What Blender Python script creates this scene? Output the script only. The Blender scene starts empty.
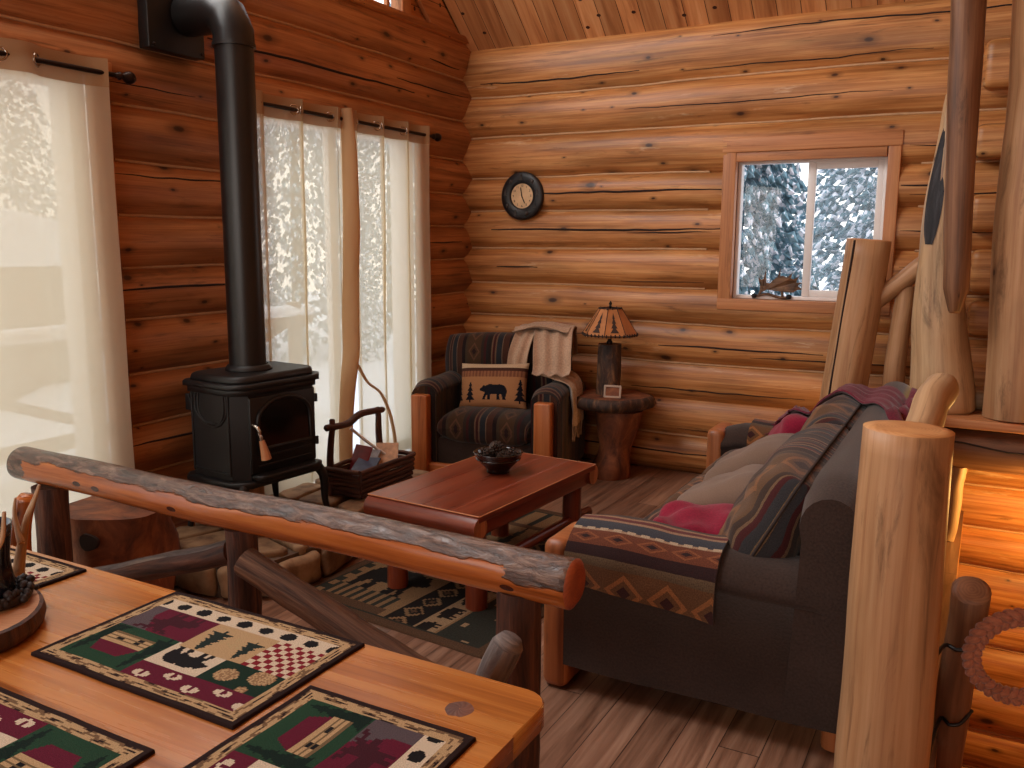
import bpy, bmesh, math, random
from mathutils import Vector, Matrix, noise
random.seed(7)
C = bpy.context.scene.collection
PI = math.pi
V = Vector
def R(d): return math.radians(d)
def rnd(a, b): return random.uniform(a, b)
def nz(x, y=0.0, z=0.0): return noise.noise(V((x, y, z)))

# ---------------------------------------------------------------- materials
def lin(c):
    out = []
    for v in c[:3]:
        v = v / 255.0
        out.append(v / 12.92 if v <= .04045 else ((v + .055) / 1.055) ** 2.4)
    return (*out, 1.0)

class NT:
    def __init__(s, name):
        s.m = bpy.data.materials.new(name); s.m.use_nodes = True
        s.t = s.m.node_tree; s.t.nodes.clear()
        s.out = s.n('ShaderNodeOutputMaterial')
    def n(s, ty, ins=None, **kw):
        nd = s.t.nodes.new(ty)
        for k, v in kw.items(): setattr(nd, k, v)
        if ins:
            for k, v in ins.items():
                if hasattr(v, 'is_output') or isinstance(v, bpy.types.NodeSocket): s.t.links.new(v, nd.inputs[k])
                else: nd.inputs[k].default_value = v
        return nd
    def math(s, op, a, b=0.0, c=0.0):
        return s.n('ShaderNodeMath', {0: a, 1: b, 2: c}, operation=op).outputs[0]
    def uv(s, sx=1, sy=1, sz=1):
        tc = s.n('ShaderNodeTexCoord')
        return s.n('ShaderNodeMapping', {'Vector': tc.outputs['UV'], 'Scale': (sx, sy, sz)}).outputs[0]
    def ramp(s, fac, stops, interp='LINEAR'):
        r = s.n('ShaderNodeValToRGB', {'Fac': fac}); cr = r.color_ramp; cr.interpolation = interp
        while len(cr.elements) > 1: cr.elements.remove(cr.elements[-1])
        cr.elements[0].position = stops[0][0]; cr.elements[0].color = stops[0][1]
        for p, c in stops[1:]:
            e = cr.elements.new(p); e.color = c
        return r.outputs['Color']
    def mix(s, fac, a, b, mode='MIX'):
        nd = s.n('ShaderNodeMix', data_type='RGBA', blend_type=mode)
        for i, v in ((0, fac), (6, a), (7, b)):
            if isinstance(v, bpy.types.NodeSocket): s.t.links.new(v, nd.inputs[i])
            else: nd.inputs[i].default_value = v
        return nd.outputs[2]
    def bsdf(s, col, rough=.6, bump=None, bstr=.3, bdist=.005, **kw):
        p = s.n('ShaderNodeBsdfPrincipled')
        for k, v in (('Base Color', col), ('Roughness', rough)):
            if isinstance(v, bpy.types.NodeSocket): s.t.links.new(v, p.inputs[k])
            else: p.inputs[k].default_value = v
        for k, v in kw.items(): p.inputs[k.replace('_', ' ')].default_value = v
        if bump is not None:
            b = s.n('ShaderNodeBump', {'Strength': bstr, 'Distance': bdist, 'Height': bump})
            s.t.links.new(b.outputs[0], p.inputs['Normal'])
        s.t.links.new(p.outputs[0], s.out.inputs['Surface'])
        return p

def wood(name, dark, mid, light, rough=.45, gu=1.2, gv=26, knots=(3.0, 5.0), knot_amt=.55, knot_col=(60, 32, 20), blot=.45, bstr=.25, spec=.4, streak=.55, scuff=0.0):
    t = NT(name)
    g = t.n('ShaderNodeTexNoise', {'Vector': t.uv(gu, gv), 'Scale': 1.0, 'Detail': 5.0, 'Roughness': .62, 'Distortion': .35}).outputs['Fac']
    g2 = t.n('ShaderNodeTexNoise', {'Vector': t.uv(gu * .5, gv * 4), 'Scale': 1.0, 'Detail': 3.0, 'Roughness': .6}).outputs['Fac']
    gg = t.math('ADD', t.math('MULTIPLY', g, .7), t.math('MULTIPLY', g2, .3))
    col = t.ramp(gg, [(.30, lin(dark)), (.48, lin(mid)), (.68, lin(light))])
    b = t.n('ShaderNodeTexNoise', {'Vector': t.uv(.9, 4.5), 'Scale': 1.0, 'Detail': 4.0, 'Roughness': .55}).outputs['Fac']
    bl = t.ramp(b, [(.33, (1 - blot, 1 - blot * 1.05, 1 - blot * 1.1, 1)), (.56, (1, 1, 1, 1))])
    col = t.mix(1.0, col, bl, 'MULTIPLY')
    wig = t.n('ShaderNodeTexNoise', {'Vector': t.uv(6, 6), 'Scale': 1.0, 'Detail': 2.0}).outputs['Color']
    if knot_amt > 0:
        kv = t.n('ShaderNodeVectorMath', {0: t.uv(knots[0], knots[1]), 1: t.n('ShaderNodeVectorMath', {0: wig, 'Scale': .10}, operation='SCALE').outputs[0]}, operation='ADD').outputs[0]
        vo = t.n('ShaderNodeTexVoronoi', {'Vector': kv, 'Scale': 1.0, 'Randomness': .95}, voronoi_dimensions='2D')
        sel = t.math('GREATER_THAN', t.n('ShaderNodeSeparateColor', {'Color': vo.outputs['Color']}).outputs[0], 1 - knot_amt)
        sz = t.n('ShaderNodeSeparateColor', {'Color': vo.outputs['Color']}).outputs[1]
        ring = t.ramp(t.math('MULTIPLY', vo.outputs['Distance'], t.math('ADD', .62, t.math('MULTIPLY', sz, 2.6))), [(0.0, (1, 1, 1, 1)), (.045, (.95, .95, .95, 1)), (.075, (.45, .45, .45, 1)), (.19, (0, 0, 0, 1))])
        kf = t.math('MULTIPLY', t.n('ShaderNodeSeparateColor', {'Color': ring}).outputs[0], sel)
        col = t.mix(kf, col, lin(knot_col))
    st = t.n('ShaderNodeTexNoise', {'Vector': t.uv(gu * 1.7, gv * .75), 'Scale': 1.0, 'Detail': 6.0, 'Roughness': .72, 'Distortion': .9}).outputs['Fac']
    sf_ = t.ramp(st, [(.56, (0, 0, 0, 1)), (.68, (streak, streak, streak, 1))])
    col = t.mix(t.n('ShaderNodeSeparateColor', {'Color': sf_}).outputs[0], col, lin(tuple(v * .55 for v in dark)))
    if scuff:      # pale patches where the drawknife took the surface off
        sc_ = t.n('ShaderNodeTexNoise', {'Vector': t.uv(1.6, 9), 'Scale': 1.0, 'Detail': 5.0, 'Roughness': .7}).outputs['Fac']
        col = t.mix(t.n('ShaderNodeSeparateColor', {'Color': t.ramp(sc_, [(.62, (0, 0, 0, 1)), (.72, (scuff, scuff, scuff, 1))])}).outputs[0], col, lin((232, 202, 164)))
    bump = t.math('ADD', gg, t.math('MULTIPLY', b, .5))
    rv = t.math('ADD', t.math('MULTIPLY', g, .25), rough - .12)
    t.bsdf(col, rv, bump, bstr, .004, Specular_IOR_Level=spec)
    return t.m

def endgrain(name, dark, light):
    t = NT(name)
    tc = t.uv(1, 1)
    ln = t.n('ShaderNodeVectorMath', {0: tc}, operation='LENGTH').outputs['Value']
    nn = t.n('ShaderNodeTexNoise', {'Vector': t.uv(9, 9), 'Scale': 1.0, 'Detail': 3.0}).outputs['Fac']
    w = t.math('SINE', t.math('ADD', t.math('MULTIPLY', ln, 520.0), t.math('MULTIPLY', nn, 14.0)))
    col = t.ramp(t.math('ADD', t.math('MULTIPLY', w, .07), t.math('MULTIPLY', nn, .9)), [(.15, lin(dark)), (.7, lin(light))])
    t.bsdf(col, .6, w, .1, .002)
    return t.m

def bark(name, dark, mid, light, su=4, sv=14, bstr=.9, rough=.7):
    t = NT(name)
    n1 = t.n('ShaderNodeTexNoise', {'Vector': t.uv(su, sv), 'Scale': 1.0, 'Detail': 6.0, 'Roughness': .65, 'Distortion': .6}).outputs['Fac']
    col = t.ramp(n1, [(.36, lin(dark)), (.52, lin(mid)), (.7, lin(light))])
    t.bsdf(col, rough, n1, bstr, .015)
    return t.m

def plain(name, c, rough=.5, var=.12, scale=8, bump=0.0, **kw):
    t = NT(name)
    n1 = t.n('ShaderNodeTexNoise', {'Vector': t.n('ShaderNodeTexCoord').outputs['Object'], 'Scale': scale, 'Detail': 4.0}).outputs['Fac']
    a = lin(c); lo = tuple(v * (1 - var) for v in a[:3]) + (1,); hi = tuple(min(1, v * (1 + var)) for v in a[:3]) + (1,)
    t.bsdf(t.ramp(n1, [(.3, lo), (.7, hi)]), rough, n1 if bump else None, bump, .004, **kw)
    return t.m

def fabric(name, c, var=.25, scale=180, bump=.35, rough=.9, sheen=.2):
    t = NT(name)
    n1 = t.n('ShaderNodeTexNoise', {'Vector': t.uv(scale, scale), 'Scale': 1.0, 'Detail': 2.0}).outputs['Fac']
    n2 = t.n('ShaderNodeTexNoise', {'Vector': t.uv(5, 5), 'Scale': 1.0, 'Detail': 3.0}).outputs['Fac']
    f = t.math('ADD', t.math('MULTIPLY', n1, .6), t.math('MULTIPLY', n2, .4))
    a = lin(c); lo = tuple(v * (1 - var) for v in a[:3]) + (1,); hi = tuple(min(1, v * (1 + var)) for v in a[:3]) + (1,)
    t.bsdf(t.ramp(f, [(.35, lo), (.65, hi)]), rough, n1, bump, .002, Sheen_Weight=sheen, Specular_IOR_Level=.15)
    return t.m

def woven(name, axis, period, stops, motif=None, dash=None, rough=.92):
    """Striped tapestry cloth; UV in metres.  motif=(lo,hi,period_across,colour): diamonds inside a stripe; dash=(lo,hi,colour,period)."""
    t = NT(name)
    sep = t.n('ShaderNodeSeparateXYZ', {0: t.uv(1, 1)})
    a, b = (sep.outputs[0], sep.outputs[1]) if axis == 0 else (sep.outputs[1], sep.outputs[0])
    wob = t.n('ShaderNodeTexNoise', {'Vector': t.uv(60, 60), 'Scale': 1.0, 'Detail': 1.0}).outputs['Fac']
    f = t.math('FRACT', t.math('ADD', t.math('DIVIDE', a, period), t.math('MULTIPLY', wob, .006)))
    col = t.ramp(f, [(p, lin(c)) for p, c in stops], 'CONSTANT')
    def band(lo, hi): return t.math('MULTIPLY', t.math('GREATER_THAN', f, lo), t.math('LESS_THAN', f, hi))
    for (lo, hi, pa, c1, c2) in (motif or []):
        fa = t.math('ABSOLUTE', t.math('SUBTRACT', t.math('DIVIDE', t.math('SUBTRACT', f, lo), hi - lo), .5))
        fb = t.math('ABSOLUTE', t.math('SUBTRACT', t.math('FRACT', t.math('DIVIDE', b, pa)), .5))
        d = t.math('ADD', fa, fb)
        ring = t.math('MULTIPLY', t.math('LESS_THAN', d, .46), t.math('GREATER_THAN', d, .32))
        core = t.math('LESS_THAN', d, .17)
        col = t.mix(t.math('MULTIPLY', ring, band(lo, hi)), col, lin(c1))
        col = t.mix(t.math('MULTIPLY', core, band(lo, hi)), col, lin(c2))
    for (lo, hi, pa, c1) in (dash or []):
        fb = t.math('LESS_THAN', t.math('FRACT', t.math('DIVIDE', b, pa)), .6)
        col = t.mix(t.math('MULTIPLY', fb, band(lo, hi)), col, lin(c1))
    n1 = t.n('ShaderNodeTexNoise', {'Vector': t.uv(260, 260), 'Scale': 1.0, 'Detail': 2.0}).outputs['Fac']
    col = t.mix(1.0, col, t.ramp(n1, [(.3, (.55, .55, .55, 1)), (.7, (1.15, 1.15, 1.15, 1))]), 'MULTIPLY')
    t.bsdf(col, rough, n1, .4, .002, Sheen_Weight=.15, Specular_IOR_Level=.15)
    return t.m

def attrcol(name, rough=.95):
    t = NT(name)
    a = t.n('ShaderNodeAttribute', attribute_name='Col').outputs['Color']
    n1 = t.n('ShaderNodeTexNoise', {'Vector': t.uv(320, 320), 'Scale': 1.0, 'Detail': 2.0}).outputs['Fac']
    col = t.mix(1.0, a, t.ramp(n1, [(.3, (.6, .6, .6, 1)), (.7, (1.2, 1.2, 1.2, 1))]), 'MULTIPLY')
    t.bsdf(col, rough, n1, .5, .002, Specular_IOR_Level=.12)
    return t.m

def glass(name, tint=(1, 1, 1, 1), refl=.018):
    t = NT(name)
    mx = t.n('ShaderNodeMixShader', {0: refl, 1: t.n('ShaderNodeBsdfTransparent', {'Color': tint}).outputs[0], 2: t.n('ShaderNodeBsdfGlossy', {'Roughness': .02}).outputs[0]})
    t.t.links.new(mx.outputs[0], t.out.inputs['Surface'])
    return t.m

def sheer(name, c, thru, opaq):
    """Thin curtain cloth: part open weave (see-through), part back-lit, part plain diffuse."""
    t = NT(name)
    w = t.n('ShaderNodeTexNoise', {'Vector': t.uv(500, 260), 'Scale': 1.0, 'Detail': 1.0}).outputs['Fac']
    a = lin(c)
    col = t.ramp(w, [(.3, tuple(v * .86 for v in a[:3]) + (1,)), (.7, a)])
    d = t.n('ShaderNodeMixShader', {0: opaq, 1: t.n('ShaderNodeBsdfTranslucent', {'Color': col}).outputs[0], 2: t.n('ShaderNodeBsdfDiffuse', {'Color': col}).outputs[0]})
    m = t.n('ShaderNodeMixShader', {0: thru, 1: d.outputs[0], 2: t.n('ShaderNodeBsdfTransparent', {'Color': (1, .97, .9, 1)}).outputs[0]})
    t.t.links.new(m.outputs[0], t.out.inputs['Surface'])
    return t.m

M = {}
M['log'] = wood('log_pine', (124, 74, 38), (186, 122, 68), (216, 160, 100), rough=.42, blot=.42, knots=(2.7, 4.7), knot_amt=.62, scuff=.5)
M['log_left'] = wood('log_pine_red', (122, 74, 44), (174, 112, 68), (198, 140, 92), rough=.45, blot=.45, knots=(2.7, 4.7), knot_amt=.68)
M['chink'] = plain('caulk_line', (190, 150, 112), .8, .1, 20)
M['crack'] = plain('check_crack', (38, 20, 14), .9, .2, 20)
M['plank'] = None
M['post'] = wood('peeled_log', (144, 96, 62), (178, 132, 92), (196, 154, 114), rough=.5, gu=1.0, gv=18, blot=.35, knots=(3, 5), knot_amt=.34)
M['post_pale'] = wood('pale_peeled_log', (140, 104, 74), (184, 148, 110), (206, 174, 136), rough=.5, gu=1.2, gv=16, blot=.35, knot_amt=.35)
M['post_dark'] = wood('dark_weathered_log', (84, 54, 38), (122, 82, 56), (150, 106, 74), rough=.55, gu=1.2, gv=20, blot=.5)
M['end'] = endgrain('sawn_end', (176, 116, 66), (214, 160, 104))
M['end_dark'] = endgrain('weathered_end', (92, 58, 40), (150, 104, 72))
M['railwood'] = wood('varnished_rail', (120, 58, 24), (178, 98, 44), (202, 126, 62), rough=.24, gu=1, gv=22, blot=.5, spec=.6)
M['railbark'] = bark('varnished_bark', (44, 28, 22), (84, 58, 46), (128, 98, 80), 12, 34, .9, .36)
def rail_mat():
    t = NT('half_peeled_rail')
    tc = t.n('ShaderNodeTexCoord'); sn = t.n('ShaderNodeSeparateXYZ', {0: tc.outputs['Normal']}); so = t.n('ShaderNodeSeparateXYZ', {0: tc.outputs['Object']})
    e = t.n('ShaderNodeTexNoise', {'Vector': t.uv(5, 16), 'Scale': 1.0, 'Detail': 5.0, 'Roughness': .6}).outputs['Fac']
    val = t.math('ADD', sn.outputs[2], t.math('MULTIPLY', t.math('SUBTRACT', e, .5), .9))
    lx = t.math('MULTIPLY', t.math('LESS_THAN', t.math('ADD', so.outputs[0], t.math('MULTIPLY', e, .25)), -.97), 2.0)
    rx = t.math('MULTIPLY', t.math('GREATER_THAN', t.math('ADD', so.outputs[0], t.math('MULTIPLY', e, .3)), 1.16), .45)
    val = t.math('ADD', val, t.math('ADD', lx, rx))
    msk = t.n('ShaderNodeSeparateColor', {'Color': t.ramp(val, [(.44, (0, 0, 0, 1)), (.50, (1, 1, 1, 1))])}).outputs[0]
    g = t.n('ShaderNodeTexNoise', {'Vector': t.uv(1.1, 24), 'Scale': 1.0, 'Detail': 5.0, 'Roughness': .65, 'Distortion': .4}).outputs['Fac']
    wd = t.ramp(g, [(.3, lin((104, 48, 18))), (.5, lin((170, 92, 40))), (.7, lin((196, 120, 58)))])
    vo = t.n('ShaderNodeTexVoronoi', {'Vector': t.uv(3.2, 7), 'Scale': 1.0}, voronoi_dimensions='2D')
    wd = t.mix(t.math('LESS_THAN', vo.outputs['Distance'], .07), wd, lin((64, 26, 14)))
    b = t.n('ShaderNodeTexNoise', {'Vector': t.uv(11, 38), 'Scale': 1.0, 'Detail': 6.0, 'Roughness': .68, 'Distortion': .8}).outputs['Fac']
    bk = t.ramp(b, [(.34, lin((48, 30, 24))), (.5, lin((92, 66, 54))), (.68, lin((140, 110, 92)))])
    h = t.math('ADD', t.math('MULTIPLY', t.math('MULTIPLY', b, msk), 1.0), t.math('MULTIPLY', msk, .5))
    t.bsdf(t.mix(msk, wd, bk), .27, h, .8, .012, Specular_IOR_Level=.6)
    return t.m
M['rail'] = rail_mat()
M['barkpost'] = bark('bark_post', (46, 26, 20), (84, 50, 36), (118, 76, 54), 3, 30, .6)
M['bark'] = bark('stump_bark', (34, 22, 18), (70, 46, 34), (140, 98, 62), 6, 18, 1.0)
M['burl'] = bark('burl_wood', (70, 36, 22), (120, 66, 38), (160, 98, 58), 5, 7, .6)
M['table'] = wood('dining_pine', (132, 70, 26), (178, 106, 42), (200, 134, 62), rough=.26, gu=.9, gv=20, blot=.3, streak=.3, knots=(2.6, 3.2), knot_amt=.45, spec=.55, bstr=.06)
M['ctable'] = wood('cherry_stain', (84, 32, 18), (124, 54, 32), (150, 74, 44), rough=.32, gu=.9, gv=14, blot=.3, knots=(2, 2.4), knot_amt=.35, spec=.5, bstr=.08)
M['floorw'] = None
M['trimw'] = wood('window_trim_pine', (150, 92, 54), (188, 124, 78), (208, 148, 98), rough=.5, gu=1, gv=24, blot=.2, knot_amt=.3)
M['vinyl'] = plain('white_vinyl', (232, 228, 226), .4, .03)
M['iron'] = plain('cast_iron', (17, 16, 17), .48, .25, 14, .08)
M['pipe'] = plain('black_stovepipe', (22, 20, 20), .36, .2, 6)
M['bronze'] = plain('oil_rubbed_bronze', (38, 26, 22), .4, .2, 20, Metallic=.6)
M['brass'] = plain('pale_brass', (214, 190, 150), .35, .1, 20, Metallic=.5)
M['chrome'] = plain('nickel', (190, 180, 170), .25, .05, 20, Metallic=1.0)
M['handle'] = wood('turned_handle', (190, 120, 80), (220, 156, 110), (232, 180, 136), knot_amt=0)
M['stone'] = None
M['snow'] = plain('snow', (240, 243, 250), .8, .03, 3)
M['outwood'] = plain('outdoor_log_rail', (120, 92, 74), .8, .2, 6)
M['chenille'] = fabric('chenille_grey_brown', (56, 42, 36), .3, 120)
M['pillow_plain'] = fabric('taupe_pillow', (116, 94, 80), .15, 200, .2)
M['maroon'] = fabric('maroon_throw', (98, 26, 44), .3, 90, .5)
M['red'] = fabric('red_fleece', (128, 22, 48), .25, 120, .4)
M['shawl'] = fabric('beige_shawl', (176, 146, 122), .22, 80, .5)
M['black_glass'] = plain('dark_glass', (14, 10, 10), .12, .1, 6)
M['bearblack'] = plain('bear_black', (24, 22, 26), .9, .1)
M['attr'] = attrcol('tapestry')
CU = [(0, (64, 52, 48)), (.05, (134, 104, 78)), (.065, (70, 30, 30)), (.09, (128, 100, 76)), (.105, (52, 52, 58)), (.12, (110, 84, 64)), (.128, (58, 46, 46)), (.145, (88, 38, 36)), (.16, (120, 92, 68)), (.175, (64, 34, 32)), (.20, (138, 110, 84)), (.215, (46, 46, 52)), (.25, (96, 44, 40)), (.27, (126, 98, 72)), (.285, (50, 30, 28)),
      (.34, (84, 66, 50)), (.36, (60, 44, 36)), (.40, (94, 66, 44)), (.70, (60, 44, 36)), (.74, (110, 84, 62)), (.755, (72, 30, 30)), (.79, (56, 54, 56)), (.84, (118, 92, 68)), (.855, (70, 34, 32)), (.89, (50, 46, 48)), (.95, (104, 78, 58)), (.965, (48, 34, 32))]
M['cush'] = woven('tapestry_cushion', 0, .80, CU, motif=[(.41, .69, .2, (126, 84, 52), (56, 32, 28))])
SW = [(0, (58, 40, 34)), (.06, (150, 112, 84)), (.09, (92, 34, 34)), (.14, (150, 116, 90)), (.17, (56, 58, 66)), (.28, (160, 130, 104)), (.30, (104, 58, 40)), (.42, (46, 26, 26)),
      (.50, (96, 76, 56)), (.55, (104, 70, 44)), (.84, (70, 54, 44)), (.90, (92, 34, 34)), (.95, (54, 46, 44))]
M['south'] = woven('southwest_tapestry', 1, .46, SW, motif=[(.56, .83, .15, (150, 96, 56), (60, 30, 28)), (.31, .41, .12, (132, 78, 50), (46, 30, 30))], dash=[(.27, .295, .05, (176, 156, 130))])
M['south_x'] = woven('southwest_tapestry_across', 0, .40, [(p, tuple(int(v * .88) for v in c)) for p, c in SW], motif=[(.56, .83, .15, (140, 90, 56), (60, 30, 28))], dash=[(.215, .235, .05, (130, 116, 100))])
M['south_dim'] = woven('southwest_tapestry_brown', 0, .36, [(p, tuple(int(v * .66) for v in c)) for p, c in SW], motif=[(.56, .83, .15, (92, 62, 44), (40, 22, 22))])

def planks(name, axis, w, cols, groove=.035, gscale=(1.2, 18), rough=.45, knots=None, length=None, spec=.4, gcol=(44, 24, 16)):
    t = NT(name)
    sep = t.n('ShaderNodeSeparateXYZ', {0: t.uv(1, 1)})
    a = t.math('DIVIDE', sep.outputs[1 if axis == 0 else 0], w)
    idx = t.math('FLOOR', a); fr = t.math('FRACT', a)
    along = sep.outputs[0 if axis == 0 else 1]
    if length:
        off = t.n('ShaderNodeTexWhiteNoise', {'W': idx}, noise_dimensions='1D').outputs['Value']
        al = t.math('ADD', t.math('DIVIDE', along, length), t.math('MULTIPLY', off, 7.0))
        seg = t.math('FLOOR', al); efr = t.math('FRACT', al)
        key = t.math('ADD', t.math('MULTIPLY', idx, 13.7), t.math('MULTIPLY', seg, 3.1))
    else: key = idx; efr = None
    wn = t.n('ShaderNodeTexWhiteNoise', {'W': key}, noise_dimensions='1D').outputs['Value']
    comb = t.n('ShaderNodeCombineXYZ', {0: t.math('ADD', t.math('MULTIPLY', along, gscale[0]), t.math('MULTIPLY', wn, 30.0)), 1: t.math('MULTIPLY', sep.outputs[1 if axis == 0 else 0], gscale[1]), 2: t.math('MULTIPLY', wn, 11.0)}).outputs[0]
    g = t.n('ShaderNodeTexNoise', {'Vector': comb, 'Scale': 1.0, 'Detail': 5.0, 'Roughness': .6, 'Distortion': .5}).outputs['Fac']
    col = t.ramp(g, [(.32, lin(cols[0])), (.5, lin(cols[1])), (.68, lin(cols[2]))])
    tint = t.ramp(wn, [(0, (.72, .70, .68, 1)), (1, (1.12, 1.1, 1.08, 1))])
    col = t.mix(1.0, col, tint, 'MULTIPLY')
    if knots:
        vo = t.n('ShaderNodeTexVoronoi', {'Vector': t.uv(*knots), 'Scale': 1.0}, voronoi_dimensions='2D')
        sel = t.math('GREATER_THAN', t.n('ShaderNodeSeparateColor', {'Color': vo.outputs['Color']}).outputs[0], .45)
        kf = t.math('MULTIPLY', t.math('LESS_THAN', vo.outputs['Distance'], .06), sel)
        col = t.mix(kf, col, lin((58, 26, 18)))
    e = t.math('LESS_THAN', fr, groove)
    if efr is not None: e = t.math('MAXIMUM', e, t.math('LESS_THAN', efr, .003))
    col = t.mix(e, col, lin(gcol))
    t.bsdf(col, t.math('ADD', t.math('MULTIPLY', g, .2), rough - .1), t.math('SUBTRACT', t.math('MULTIPLY', g, .3), e), .3, .004, Specular_IOR_Level=spec)
    return t.m
M['plank'] = planks('ceiling_planks', 0, .145, ((160, 98, 58), (204, 138, 86), (220, 162, 110)), .03, (1.0, 16), .5, (5, 4))
M['floorw'] = planks('laminate_floor', 0, .13, ((98, 68, 52), (138, 102, 82), (164, 128, 106)), .02, (1.6, 26), .34, None, 1.2, .45, (40, 26, 22))
def stone_mat():
    t = NT('flagstone')
    o = t.n('ShaderNodeTexCoord').outputs['Object']
    n1 = t.n('ShaderNodeTexNoise', {'Vector': o, 'Scale': 7.0, 'Detail': 6.0, 'Roughness': .6}).outputs['Fac']
    info = t.n('ShaderNodeObjectInfo').outputs['Random']
    c = t.ramp(n1, [(.35, lin((112, 84, 62))), (.52, lin((164, 134, 102))), (.7, lin((188, 160, 126)))])
    c = t.mix(1.0, c, t.ramp(info, [(0, (.62, .56, .5, 1)), (1, (1.05, 1.02, 1, 1))]), 'MULTIPLY')
    t.bsdf(c, .8, n1, .5, .01)
    return t.m
M['stone'] = stone_mat()
M['mortar'] = plain('mortar', (92, 74, 60), .95, .2, 20, .4)
def tree_mat():
    t = NT('spruce_with_snow')
    g = t.n('ShaderNodeNewGeometry')
    nzc = t.n('ShaderNodeSeparateXYZ', {0: g.outputs['Normal']}).outputs[2]
    n1 = t.n('ShaderNodeTexNoise', {'Vector': t.n('ShaderNodeTexCoord').outputs['Object'], 'Scale': 11.0, 'Detail': 5.0}).outputs['Fac']
    f = t.math('GREATER_THAN', n1, .545)
    c = t.mix(f, t.ramp(n1, [(.3, lin((48, 84, 96))), (.5, lin((120, 156, 170)))]), lin((238, 242, 250)))
    t.bsdf(c, .9)
    return t.m
M['spruce'] = tree_mat()
M['trunk'] = plain('spruce_bark', (60, 46, 40), .9, .3, 6, .4)
M['sheer'] = sheer('sheer_curtain', (238, 222, 188), .13, .34)
M['sheer2'] = sheer('sheer_curtain_bright', (240, 225, 192), .27, .32)
M['header'] = sheer('curtain_header', (186, 152, 116), .02, .72)
M['strip'] = sheer('curtain_bunch', (222, 184, 142), .04, .55)
M['glass'] = glass('window_glass')
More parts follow.
